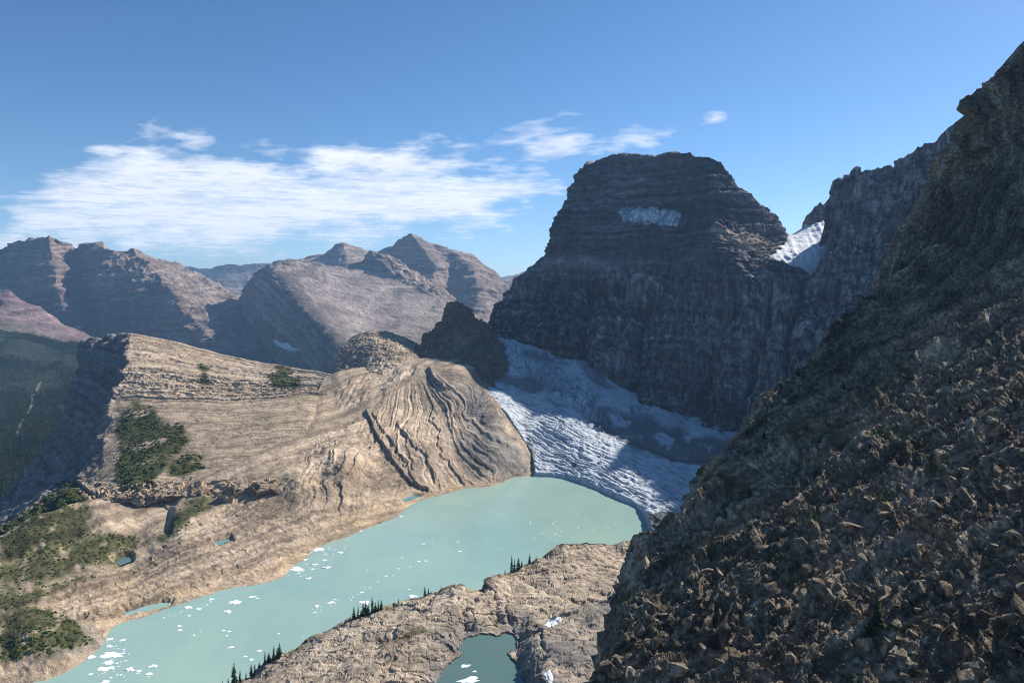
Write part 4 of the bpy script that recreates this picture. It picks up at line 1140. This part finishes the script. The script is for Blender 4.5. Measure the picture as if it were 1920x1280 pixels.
sheet('pond', [(800, 1460), (790, 1300), (822, 1235), (845, 1195), (900, 1180), (990, 1180), (1000, 1230), (1040, 1270), (1090, 1460)], 62.0, m_tarn, 'dark green tarn on the near rock shelf', 'pond')
bpy.context.view_layer.update()
for pl, lb in (([(1025, 1172), (1032, 1162), (1050, 1158), (1052, 1164), (1040, 1172)], 'white snow remnant in a crack of the near rock shelf, above the tarn'),
               ([(1023, 1262), (1030, 1258), (1036, 1268), (1034, 1280), (1028, 1274)], 'narrow white snow strip beside the boulders right of the tarn')):
    drape('snow_patch', pl, shelf, 0.4, 1.0, m_snow, lb, 'snow patch', 3, 0.08, wob=2.5, lift=0.35)

# ------------------------------------------------------------------ the near slope on the right
m_near = rock_mat('near_rock', (0.04, 0.031, 0.022), (0.20, 0.157, 0.108), (0.54, 0.44, 0.315), 0.8, s_scale=0.5, veg=(0.085, 0.085, 0.02), scree=(0.27, 0.22, 0.16), extra=(0.20, 0.15, 0.10), bump=0.8, band=0.45, speck=0.8, lines=(0.5, 0.5))
r1 = [(1075, 1370), (1152, 1225), (1186, 1125), (1248, 1010), (1308, 950), (1362, 885), (1410, 808), (1502, 715), (1580, 615), (1658, 535), (1706, 428), (1730, 382), (1778, 292), (1812, 205), (1884, 118), (1928, 66)]
r2 = [(1150, 1450), (1290, 1290), (1330, 1190), (1390, 1090), (1440, 1010), (1490, 940), (1530, 860), (1600, 780), (1670, 690), (1740, 600), (1790, 500), (1830, 430), (1890, 300), (1932, 262), (1972, 310), (2030, 350)]
r3 = [(1350, 1520), (1480, 1360), (1530, 1270), (1580, 1180), (1620, 1100), (1660, 1020), (1700, 940), (1760, 850), (1820, 760), (1870, 680), (1920, 590), (1965, 540), (2000, 500), (2040, 485), (2080, 475), (2140, 470)]
r4 = [(1550, 1580), (1720, 1420), (1760, 1330), (1800, 1250), (1840, 1170), (1880, 1090), (1920, 1000), (1980, 910), (2040, 820), (2090, 760), (2130, 700), (2170, 660), (2210, 630), (2250, 610), (2300, 595), (2370, 590)]


def slope(x, y):
    """distance of the hillside at (x, y): it falls to the left at about 21 degrees and steepens to a cliff at the top"""
    y0 = 156.0 / max(0.385 * (x - CX) / F + (y - HY) / F, 0.02)
    return (x, y, (y0 ** -4 + 640.0 ** -4) ** -0.25)


r1, r2, r3, r4 = [[slope(*q) for q in r] for r in (r1, r2, r3, r4)]
r5 = [slope(x + 330, y + 130) for x, y, Y in r4]
G, U, V = loft([r5, r4, r3, r2, r1], 1000, 560, None, [(10, 14), (60, 90), (120, 260)], 40, smu=0.45, smv=0.6)
N = normals(G)
px, py = PX(G)


def at(x, y):
    k = np.argmin((px - x) ** 2 + (py - y) ** 2 + 1e6 * (V > 4))
    return G.reshape(-1, 3)[k], N.reshape(-1, 3)[k]


rdir = at(1860, 760)[0] - at(1330, 1130)[0]          # the ribs run down to the left
rdir /= np.linalg.norm(rdir)
nav = at(1560, 960)[1]
nav = nav - rdir * (nav @ rdir)
nav /= np.linalg.norm(nav)
gdir = np.cross(nav, rdir)
gdir *= np.sign(gdir[0])
px, py = PX(G)
w1, w2, w3 = fbm(G / 45, 4, off=41), fbm(G / 12, 4, off=42), fbm(G / 3.2, 4, off=43)
s = G @ gdir + 6 * w1 + 1.3 * w2
al = G @ rdir
cut = ridged(np.stack([al / 34, s / 110, 0 * s], -1) + 0.35 * w1[..., None], 3, off=44)
steep = sstep(720, 420, py)
dep = np.clip(G[..., 1] / 260, 0.4, 1.3)
d = 2.5 * w1 + 19 * (saw(s, 34, 51) - 0.3) + 6.5 * (saw(s + 1.5 * w2, 12, 52) - 0.3) + 1.4 * cut + 0.6 * w2
d -= d.mean()
P0 = G + N * (d * (0.35 + 0.65 * dep))[..., None]
wv = fbm(P0 / 9, 3, off=61)
d2 = 1.7 * facets(P0 / 12 + 0.25 * wv[..., None]) + 0.85 * facets(P0 / 5 + 0.2 * wv[..., None], 7) + 0.22 * facets(P0 / 2.1, 11) + 0.9 * (saw(s + 1.5 * w2, 4.6, 53) - 0.3) + 0.3 * (saw(s + w3, 1.9, 54) - 0.3)
P = P0 + N * (d2 * (0.35 + 0.65 * dep))[..., None]
z4 = Z4(G.shape[:2])
z4[..., 0] = 0.65 * sstep(0.4, 0.8, w2 + 0.5 * w1 + 0.25 * w3) * sstep(500, 900, py)
z4[..., 1] = 0.6 * sstep(0.1, 0.6, 0.7 * w1 - 0.5 * w2) * sstep(600, 900, py)
z4[..., 2] = 0.6 * sstep(0.3, 0.8, w2 - w1 * 0.3)
near = finish('rock_slope', G, U, V, P, s, z4, m_near, 'steep broken rock slope filling the right side, close to the viewer', 'rock slope', smooth=False)

# loose angular rubble on its ledges
rng = np.random.RandomState(11)
protos = []
for k in range(10):
    bm = bmesh.new()
    for i in range(13):
        p = rng.normal(size=3)
        p = p / np.linalg.norm(p) * rng.uniform(0.75, 1.0) * np.array((1.0, 0.75, 0.55))
        bm.verts.new(p)
    bmesh.ops.convex_hull(bm, input=bm.verts)
    for v in [v for v in bm.verts if not v.link_faces]:
        bm.verts.remove(v)
    bmesh.ops.triangulate(bm, faces=bm.faces)
    bm.verts.index_update()
    protos.append((np.array([v.co[:] for v in bm.verts]), np.array([[v.index for v in f.verts] for f in bm.faces])))
    bm.free()


def rot3(a, b, c):
    ca, sa, cb, sb, cc, sc_ = np.cos(a), np.sin(a), np.cos(b), np.sin(b), np.cos(c), np.sin(c)
    return np.array([[ca * cb, ca * sb * sc_ - sa * cc, ca * sb * cc + sa * sc_], [sa * cb, sa * sb * sc_ + ca * cc, sa * sb * cc - ca * sc_], [-sb, cb * sc_, cb * cc]])


def scatter(name, pts, size, mat, label, cat, s_attr=True):
    vs, fs, ss, n = [], [], [], 0
    for p, z in zip(pts, size):
        v, f = protos[rng.randint(len(protos))]
        a = rng.uniform(0, 6.28, 3) * np.array((1, 0.35, 0.35))
        vs.append((v * z) @ rot3(*a).T + p)
        fs.append(f + n)
        ss.append(np.full(len(v), rng.uniform(0, 400)) + v[:, 2] * z)
        n += len(v)
    v = np.concatenate(vs)
    return tag(mesh_obj(name, v, np.concatenate(fs), mat, None, False, {'s': np.concatenate(ss)}, Z4((len(v),))), label, cat, None, 'stuff')


PN = normals(P)
ok = (px > 1080) & (px < 1990) & (py > -40) & (py < 1340) & (V < 4.02)
wgt = np.where(ok, (0.15 + sstep(0.35, 0.75, PN[..., 2])) * (0.2 + sstep(350, 800, py)) * np.clip(G[..., 1] / 300, 0.1, 1), 0).ravel()
ids = rng.choice(wgt.size, 13000, p=wgt / wgt.sum())
dist = G.reshape(-1, 3)[ids, 1]
size = 0.42 * rng.pareto(1.9, len(ids)) + 0.28
size = np.minimum(size, 5.0) * np.clip(dist / 200, 0.45, 1.25)
scatter('rubble', P.reshape(-1, 3)[ids] + rng.normal(size=(len(ids), 3)) * 0.1, size, m_near, 'loose angular rubble lying on the ledges of the near right slope', 'rubble')
# ------------------------------------------------------------------ ice floes on the lake
m = NT('floe_ice')
co = m.coord()
fn = m.noise(co, 0.6, 6, 0.6)
nz = m.n('SeparateXYZ')
m.l(m.n('NewGeometry').outputs['True Normal'], nz.inputs[0])
m.principled(m.mix(m.ramp(nz.outputs[2], [(0.45, 1.0), (0.85, 0.0)]), m.ramp(fn, [(0.35, (0.70, 0.76, 0.79)), (0.5, (0.86, 0.88, 0.88))]), (0.42, 0.58, 0.64)), 0.6, m.bump(fn, 0.5), 0.3)
m_floe = m.m
rng = np.random.RandomState(21)
floe_me = []
for k in range(12):
    n = 14
    a = np.linspace(0, 2 * np.pi, n, endpoint=False)
    rad = 0.5 * (1 + 0.28 * rng.normal(size=n)).clip(0.4, 1.6)
    ring = np.stack([np.cos(a) * rad, np.sin(a) * rad * rng.uniform(0.6, 0.95)], -1)
    vs = [(*(ring[i] * 1.0), -0.05) for i in range(n)] + [(*(ring[i] * 1.03), 0.02) for i in range(n)] + [(*(ring[i] * 0.85), 0.05 + 0.03 * rng.rand()) for i in range(n)] + [(*(ring[i] * 0.4), 0.06 + 0.07 * rng.rand()) for i in range(n)] + [(0, 0, 0.09)]
    fs = []
    for L in range(3):
        fs += [(L * n + i, L * n + (i + 1) % n, (L + 1) * n + (i + 1) % n, (L + 1) * n + i) for i in range(n)]
    fs += [(3 * n + i, 3 * n + (i + 1) % n, 4 * n) for i in range(n)]
    me = bpy.data.meshes.new('ice_floe')
    me.from_pydata(vs, [], fs)
    me.materials.append(m_floe)
    floe_me.append(me)


def floe(x, y, wpx, label, group, h=0.0, asp=1.0, hgt=1.0):
    p = Wh(x, y, h)
    o = bpy.data.objects.new('ice_floe', floe_me[rng.randint(12)])
    w = wpx / F * p[1]
    o.location = (*p[:2], h)
    o.rotation_euler = (0, 0, rng.uniform(-0.5, 0.5) + rng.randint(2) * math.pi)
    o.scale = (w, w * asp, max(1.6, w * 0.6) * hgt)
    COL.objects.link(o)
    return tag(o, label, 'ice floe', group)


BIG = [(211, 1226, 44, 'largest ice floe in the cluster near the left shore, a long slanting slab'), (197, 1253, 30, 'broken flat ice floe just below the largest slab in the left corner of the lake'),
       (204, 1241, 22, 'ragged ice floe between the two big slabs in the left corner of the lake'), (243, 1255, 22, 'wide ice floe right of the left corner cluster, low in the picture'),
       (260, 1257, 13, 'small ice floe touching the wide one low in the left part of the lake'), (287, 1248, 18, 'slanting ice floe above a smaller one, low in the left part of the lake'),
       (281, 1262, 16, 'ice floe just under the slanting one, low in the left part of the lake'), (230, 1199, 12, 'oval ice floe alone above the left corner cluster'), (232, 1217, 10, 'bright ice block at the upper end of the largest slab'),
       (204, 1211, 15, 'ice floe close to the left shore, below the moraine tip'), (206, 1198, 14, 'ice floe nearest the moraine tip at the left shore'), (170, 1231, 20, 'flat ice floe hugging the left shore beside the pale rock'),
       (197, 1277, 20, 'ice floe cut by the bottom edge at the left'), (336, 1173, 11, 'upper of two stacked ice floes left of the middle of the near lake'), (337, 1181, 12, 'thin lower of two stacked ice floes left of the middle of the near lake'),
       (364, 1190, 8, 'small lone ice floe right of the two stacked ones'), (418, 1182, 9, 'left one of a pair of small ice floes side by side'), (429, 1183, 10, 'right one of a pair of small ice floes side by side'),
       (434, 1213, 15, 'lumpy ice floe offshore of the lowest firs'), (485, 1220, 12, 'tilted oval ice floe close above the lowest firs'), (460, 1230, 9, 'small ice floe left of the firs on the near rim'), (471, 1236, 12, 'lumpy ice floe against the firs on the near rim'),
       (441, 1128, 25, 'long low ice floe below the shore near the left pools'), (473, 1118, 15, 'ice floe lying upper left of a small companion near the far shore'), (483, 1121, 8, 'small companion ice floe near the far shore'),
       (427, 1146, 18, 'wide thin ice floe in open water left of centre'), (578, 1084, 14, 'bright rounded ice floe off the point of the far shore'), (588, 1058, 16, 'ice floe right of the brash at the far shore point'), (573, 1049, 13, 'ice lump above the brash at the far shore point'),
       (557, 1066, 36, 'large white mat of brash ice on the far shore point'), (534, 1059, 32, 'left part of the brash ice mat against the far shore point'), (594, 1030, 34, 'long strip of brash ice along the far shore'),
       (612, 1064, 18, 'thin ice floe right of the brash at the far shore'), (608, 1050, 11, 'small ice floe above the thin one near the far shore'), (639, 1035, 14, 'rounded white ice floe off the strip of brash'), (619, 1129, 14, 'ice floe in the drift line in the middle of the lake'),
       (594, 1136, 16, 'ice floe at the lower end of the drift line'), (352, 1138, 16, 'ice floe just off the orange point of the left shore'), (396, 1123, 14, 'ice floe touching the shore right of the orange point'), (373, 1141, 13, 'ice floe below the orange point of the left shore'),
       (684, 1129, 27, 'wide bright ice floe right behind the row of firs'), (773, 1118, 19, 'ice floe half hidden by the near rim, right of the fir row'), (862, 1033, 8, 'lone ice floe in the middle of the lake'), (794, 1019, 7, 'lone ice floe left of the middle of the upper lake'),
       (676, 995, 10, 'ice floe at the tip of the far shore'), (752, 968, 12, 'small ice floe against the far shore below the folded slabs'), (1083, 965, 5, 'brightest ice lump off the glacier front')]
for x, y, w, lb in BIG:
    floe(x, y, w * 0.86, lb, 'large ice floes on the lake', asp=0.9 if w < 26 else 0.8, hgt=1.0 if w < 26 else 0.4)
for x, y, w, lb in ((873, 1248, 18, 'lumpy ice block in the dark tarn on the near shelf'), (890, 1258, 9, 'small ice block right of the lumpy one in the dark tarn'), (879, 1276, 36, 'large ice slab at the bottom edge in the dark tarn')):
    floe(x, y, w, lb, 'ice blocks in the tarn', 62.0, 0.8, 0.55)


def drift(n, line, spread, smin, smax, label, group):
    ln = np.array(line, float)
    seg = np.hypot(*np.diff(ln, axis=0).T)
    c = np.concatenate([[0], np.cumsum(seg)])
    for t in rng.rand(n) * c[-1]:
        x = np.interp(t, c, ln[:, 0]) + rng.normal() * spread
        y = np.interp(t, c, ln[:, 1]) + rng.normal() * spread * 0.45
        floe(x, y, min(smax, smin * (1 + rng.pareto(2.2) * 0.6)), label, group)


drift(46, [(575, 1152), (640, 1128), (690, 1100), (760, 1060), (800, 1050)], 6, 2.0, 7, 'tiny ice fragment in the thin drift line across the middle of the lake', 'fragments in the drift line')
drift(50, [(1000, 975), (1040, 985), (1090, 972), (1130, 985), (1040, 1005), (1010, 1020)], 13, 1.6, 4.5, 'tiny ice fragment in the swarm off the glacier front', 'fragments off the glacier front')
drift(52, [(212, 1190), (218, 1212), (226, 1236), (200, 1258), (250, 1268)], 13, 2.4, 8, 'small ice fragment in the pack at the left corner of the lake', 'fragments at the left corner')
drift(34, [(548, 1078), (580, 1062), (606, 1038), (648, 1020)], 9, 2.2, 8, 'small ice fragment around the brash at the far shore point', 'fragments at the far shore point')
drift(18, [(300, 1156), (350, 1144), (405, 1126), (450, 1116)], 6, 2.0, 6, 'small ice fragment close to the left part of the far shore', 'fragments along the left far shore')
drift(48, [(300, 1200), (420, 1200), (500, 1160), (640, 1080), (760, 1040), (900, 1020), (980, 1040), (860, 1070), (700, 1090), (560, 1170), (450, 1190)], 26, 1.6, 5, 'tiny scattered ice fragment in the open water of the lake', 'fragments scattered on the open lake')

# ------------------------------------------------------------------ conifers
m_bark = NT('bark')
m_bark.principled(m_bark.ramp(m_bark.noise(m_bark.coord(), 3.0, 5), [(0.3, (0.05, 0.04, 0.03)), (0.7, (0.13, 0.11, 0.09))]), 0.95, spec=0.1)
m_bark = m_bark.m
fir = []
for k in range(6):
    r_ = np.random.RandomState(60 + k)
    n = 6
    vs, fs = [], []
    for i, (z, r) in enumerate(((0, 0.024), (0.35, 0.016), (0.99, 0.003))):
        vs += [(math.cos(a) * r, math.sin(a) * r, z - 0.03 * (i == 0)) for a in np.arange(n) * 2 * np.pi / n]
    for L in range(2):
        fs += [(L * n + i, L * n + (i + 1) % n, (L + 1) * n + (i + 1) % n, (L + 1) * n + i) for i in range(n)]
    tm = bpy.data.meshes.new('trunk')
    tm.from_pydata(vs, [], fs)
    tm.materials.append(m_bark)
    vs, fs = [], []
    lean = r_.normal(size=2) * 0.02
    wd_ = r_.uniform(0.13, 0.19)
    tiers = 17
    for t in range(tiers):
        z = 0.06 + 0.92 * (t / (tiers - 1)) ** 0.95
        L0 = wd_ * (1 - z) ** 0.72 + 0.012
        for b in range(9 if t < 12 else 6):
            if r_.rand() < 0.13:
                continue
            a = b * 2 * np.pi / 9 + r_.uniform(0, 6.28)
            L = L0 * r_.uniform(0.5, 1.25)
            ca, sa = math.cos(a), math.sin(a)
            dr = -0.35 * L - 0.012 + r_.normal() * 0.008
            wdt = L * 0.34 + 0.006
            i0 = len(vs)
            cx, cy = lean * z
            vs += [(cx, cy, z + 0.016), (cx + ca * L * 0.6 - sa * wdt, cy + sa * L * 0.6 + ca * wdt, z + dr * 0.75), (cx + ca * L, cy + sa * L, z + dr * 0.8), (cx + ca * L * 0.6 + sa * wdt, cy + sa * L * 0.6 - ca * wdt, z + dr * 0.75), (cx + ca * L * 0.55, cy + sa * L * 0.55, z + dr * 0.2 + 0.008)]
            fs += [(i0, i0 + 1, i0 + 4), (i0 + 1, i0 + 2, i0 + 4), (i0 + 2, i0 + 3, i0 + 4), (i0 + 3, i0, i0 + 4), (i0, i0 + 3, i0 + 2), (i0, i0 + 2, i0 + 1)]
    cm = bpy.data.meshes.new('crown')
    cm.from_pydata(vs, [], fs)
    cm.materials.append(m_tree)
    fir.append((tm, cm))


def tree(host, x, y, hpx, label, group, k=None, wide=1.0):
    for dy in range(0, 40):
        p, n = hit(host, x, y + dy)
        if p is not None:
            break
    if p is None:
        return
    tm, cm = fir[rng.randint(6) if k is None else k]
    wide *= rng.uniform(0.85, 1.45)
    h = hpx / F * p[1]
    root = bpy.data.objects.new('fir_tree', None)
    root.location, root.scale, root.rotation_euler = p - np.array((0, 0, 0.02 * h)), (h * wide, h * wide, h), (0, 0, rng.uniform(0, 6.28))
    COL.objects.link(root)
    tag(root, label, 'tree', group)
    for nm, me in (('trunk', tm), ('crown', cm)):
        c = bpy.data.objects.new(nm, me)
        c.parent = root
        COL.objects.link(c)


ORD = ['leftmost', 'second', 'third', 'fourth', 'fifth', 'sixth', 'seventh', 'eighth', 'ninth', 'tenth', 'eleventh']


def row(trees, where, group, adj='dark fir'):
    for i, (x, y, h) in enumerate(trees):
        size = 'tall ' if h >= 25 else 'small ' if h <= 12 else ''
        pos = 'leftmost' if i == 0 else 'rightmost' if i == len(trees) - 1 else ORD[i] + ' from left'
        tree(shelf, x, y, h * 1.12, '%s%s %s, %s' % (size, adj, where, pos), group)


row([(404, 1290, 20), (417, 1284, 22), (428, 1281, 17), (440, 1277, 38), (450, 1275, 21), (461, 1270, 13), (471, 1264, 22), (478, 1259, 15), (486, 1251, 11)], 'at the bottom edge on the near rim', 'firs at the bottom of the near rim')
row([(497, 1243, 22), (504, 1240, 17), (513, 1236, 24), (519, 1233, 18), (524, 1231, 25)], 'in the clump above the lowest firs', 'firs in the small clump on the near rim')
row([(664, 1158, 20), (671, 1158, 22), (677, 1155, 13), (681, 1154, 22), (686, 1153, 25), (690, 1152, 18), (699, 1147, 26), (704, 1146, 16), (709, 1144, 19), (715, 1142, 17)], 'in the row in front of the wide floe', 'firs in the row on the near rim')
row([(747, 1130, 9), (778, 1119, 6), (797, 1114, 16), (803, 1113, 11), (827, 1107, 10), (852, 1099, 6)], 'sparsely set along the rim right of the fir row', 'sparse firs along the near rim')
row([(947, 1077, 10), (960, 1071, 28), (965, 1069, 20), (972, 1066, 20), (978, 1063, 12), (993, 1056, 18), (1005, 1051, 9)], 'on the rim under the upper lake', 'firs on the upper rim')
for x, y, h, w, lb in ((1497, 712, 30, 1.1, 'lone dark fir on the skyline of the near slope against the shadowed cliffs'), (1582, 730, 17, 1.2, 'small fir just inside the skyline of the near slope'), (1432, 824, 22, 1.1, 'small fir low on the skyline of the near slope beside the glacier'),
                       (1514, 806, 15, 1.3, 'stunted fir on a lit rib, right of the small skyline fir'), (1782, 718, 24, 1.2, 'small fir in the shaded upper part of the near slope'), (1645, 1170, 62, 1.5, 'tall bright fir standing above a bush near the lower right'),
                       (1634, 1192, 34, 2.3, 'wide low fir bush in a hollow near the lower right'), (1896, 790, 16, 1.8, 'tiny bright fir at the right edge of the picture'), (1800, 775, 22, 1.5, 'stunted fir in the dark gully at the far right'),
                       (1300, 955, 14, 1.5, 'small fir where the near slope meets the glacier end')):
    tree(near, x, y, h, lb, 'stunted firs on the near slope', wide=w)

# ------------------------------------------------------------------ low shrubs on the ridge and the meadow
bpy.context.view_layer.update()
ico = bmesh.new()
bmesh.ops.create_icosphere(ico, subdivisions=1, radius=1.0)
iv = np.array([v.co[:] for v in ico.verts])
fi = np.array([[v.index for v in f.verts] for f in ico.faces])
ico.free()
m_shrub = NT('shrub_leaves')
tc = m_shrub.noise(m_shrub.coord(), 1.1, 5, 0.7)
tv = m_shrub.noise(m_shrub.coord(), 0.025, 3)
m_shrub.principled(m_shrub.mix(m_shrub.ramp(tv, [(0.4, 0.0), (0.62, 1.0)]), m_shrub.ramp(tc, [(0.3, (0.014, 0.026, 0.009)), (0.7, (0.048, 0.07, 0.021))]), m_shrub.ramp(tc, [(0.3, (0.036, 0.05, 0.013)), (0.7, (0.10, 0.112, 0.032))])), 0.9, spec=0.1)


def shrubs(polys, host, n, smin, smax, label, seed, pw=0.05):
    r_ = np.random.RandomState(seed)
    pts, sz = [], []
    area = [(max(p[0] for p in pl) - min(p[0] for p in pl)) * (max(p[1] for p in pl) - min(p[1] for p in pl)) for pl in polys]
    for pl, a in zip(polys, area):
        k = int(n * a / sum(area))
        xs = r_.uniform(min(p[0] for p in pl), max(p[0] for p in pl), k)
        ys = r_.uniform(min(p[1] for p in pl), max(p[1] for p in pl), k)
        sd = sdist(xs, ys, pl) + 10 * fbm(np.stack([xs, ys, 0 * xs], -1) / 22, 4, off=9)
        nz = fbm(np.stack([xs, ys, 0 * xs], -1) / 13, 4, off=3)
        for x, y, s_, z_ in zip(xs, ys, sd, nz):
            if s_ > 0 and z_ > -0.25:
                p, nrm = hit(host, x, y)
                if p is not None:
                    pts.append(p)
                    sz.append(r_.uniform(smin, smax))
    pts, sz = np.array(pts), np.array(sz)
    jit = 1 + 0.3 * r_.normal(size=(len(pts), len(iv), 1))
    v = iv[None] * jit * sz[:, None, None] * np.array((1, 1, 0.7)) + pts[:, None]
    f = fi[None] + (np.arange(len(pts)) * len(iv))[:, None, None]
    tag(mesh_obj('shrubs', v, f.reshape(-1, 3), m_shrub.m, None, False), label, 'shrubs', None, 'stuff')


shrubs(SHRUBS, wing, 4200, 1.2, 3.2, 'dark green shrubs spread over the wedge ridge slope', 5)
shrubs(SHRUBS2, shore, 3400, 0.7, 2.0, 'green shrubs covering the meadow and moraine at the lower left', 6)

# a few separate boulders
for x, y, w, lb in ((1125, 856, 8, 'dark boulder group standing alone on the sunlit ice'), (1133, 852, 5, 'smaller dark boulder beside the bigger one on the ice')):
    p, n = hit(glacier, x, y)
    if p is not None:
        v, f = protos[rng.randint(10)]
        o = mesh_obj('boulder', v * (w / F * p[1] * 0.6), f, m_dark, None, False, {'s': v[:, 2]}, Z4((len(v),)))
        o.location = p
        tag(o, lb, 'boulder')

# ------------------------------------------------------------------ clouds: one thin high layer
m = NT('cloud_vapour')
co = m.coord()
cover = m.attr('cover').outputs['Fac']
n1 = m.noise(m.scaled(co, (1 / 5200, 1 / 3600, 1 / 4000), (0, 0, R(-25))), 1.0, 9, 0.62, 0.5)
n2 = m.noise(m.scaled(co, (1 / 1700, 1 / 1150, 1 / 1000), (0, 0, R(-20))), 1.0, 8, 0.62, 0.4)
n3 = m.noise(m.scaled(co, (1 / 620, 1 / 520, 1 / 600), (0, 0, R(-20))), 1.0, 7, 0.6, 0.6)
v = m.math('ADD', m.math('MULTIPLY', n1, 0.36), m.math('MULTIPLY', n2, 0.34))
v = m.math('ADD', v, m.math('MULTIPLY', n3, 0.30))
v = m.math('ADD', v, m.math('MULTIPLY', m.math('SUBTRACT', cover, 0.56), 0.5))
al = m.ramp(v, [(0.45, 0.0), (0.58, 0.36), (0.74, 0.92)])
df = m.n('BsdfTranslucent')
df.inputs['Color'].default_value = (0.95, 0.95, 0.95, 1)
d2 = m.n('BsdfDiffuse')
d2.inputs['Color'].default_value = (0.95, 0.95, 0.95, 1)
a1 = m.n('MixShader')
a1.inputs[0].default_value = 0.3
m.l(df.outputs[0], a1.inputs[1])
m.l(d2.outputs[0], a1.inputs[2])
mx = m.n('MixShader')
m.l(al, mx.inputs[0])
m.l(m.n('BsdfTransparent').outputs[0], mx.inputs[1])
m.l(a1.outputs[0], mx.inputs[2])
m.l(mx.outputs[0], m.out.inputs['Surface'])
ZC = 3400.0
yy = np.linspace(170, 505, 170)
xx = np.linspace(-260, 1480, 320)
X, Yp = np.meshgrid(xx, yy)
P = W(X, Yp, ZC * F / (HY - Yp))
P[..., 2] += 60 * perlin(P / 3000)
main = [(-260, 430), (-40, 440), (90, 330), (180, 262), (330, 240), (400, 255), (520, 280), (640, 268), (760, 258), (880, 285), (1000, 315), (1062, 365), (1010, 395), (960, 415), (880, 440), (720, 468), (500, 490), (-260, 490)]
cov = np.zeros_like(X)
for pl, soft, k in ((main, 70, 0.98), ([(960, 265), (1040, 248), (1160, 240), (1240, 232), (1360, 212), (1370, 226), (1260, 268), (1120, 298), (1000, 290)], 30, 0.86), ([(700, 300), (860, 262), (1000, 236), (1150, 208), (1180, 218), (1060, 262), (900, 300), (760, 330)], 34, 0.72), ([(960, 235), (1060, 198), (1140, 204), (1120, 222), (1010, 238)], 18, 0.62),
                    ([(820, 245), (900, 230), (940, 240), (860, 255)], 18, 0.55), ([(-260, 355), (60, 358), (100, 372), (-260, 395)], 16, 0.66), ([(930, 412), (1000, 404), (1010, 410), (940, 424)], 10, 0.6), ([(560, 215), (620, 215), (620, 230), (580, 232)], 12, 0.40)):
    sd = sdist(X, Yp, pl) + soft * (0.75 * fbm(np.stack([X / 120, Yp / 45, 0 * X + 3], -1), 5) - 0.12)
    cov = np.maximum(cov, k * sstep(-soft, soft, sd))
cov *= 1 - 0.25 * sstep(450, 500, Yp)
tag(mesh_obj('cloud', P, quads(*X.shape)[:, ::-1], m.m, None, True, {'cover': cov}), 'thin white streaky cloud bank over the distant mountains', 'cloud')

# ------------------------------------------------------------------ haze
m = NT('haze')
vol = m.n('VolumePrincipled')
vol.inputs['Color'].default_value = (0.36, 0.62, 1.0, 1)
vol.inputs['Density'].default_value = 3.1e-5
vol.inputs['Anisotropy'].default_value = 0.1
m.l(vol.outputs[0], m.out.inputs['Volume'])
bm = bmesh.new()
bmesh.ops.create_cube(bm, size=1.0)
x0, x1, y0, y1, z0, z1 = -31000, 31000, -21000, 35000, CAMZ - 860, CAMZ + 1150
for v_ in bm.verts:
    v_.co = (x0 if v_.co.x < 0 else x1, y0 if v_.co.y < 0 else y1, z0 if v_.co.z < 0 else z1)
me = bpy.data.meshes.new('haze')
bm.to_mesh(me)
bm.free()
me.materials.append(m.m)
o = bpy.data.objects.new('haze', me)
COL.objects.link(o)
tag(o, 'thin blue haze in the air over the valley', 'haze', None, 'stuff')
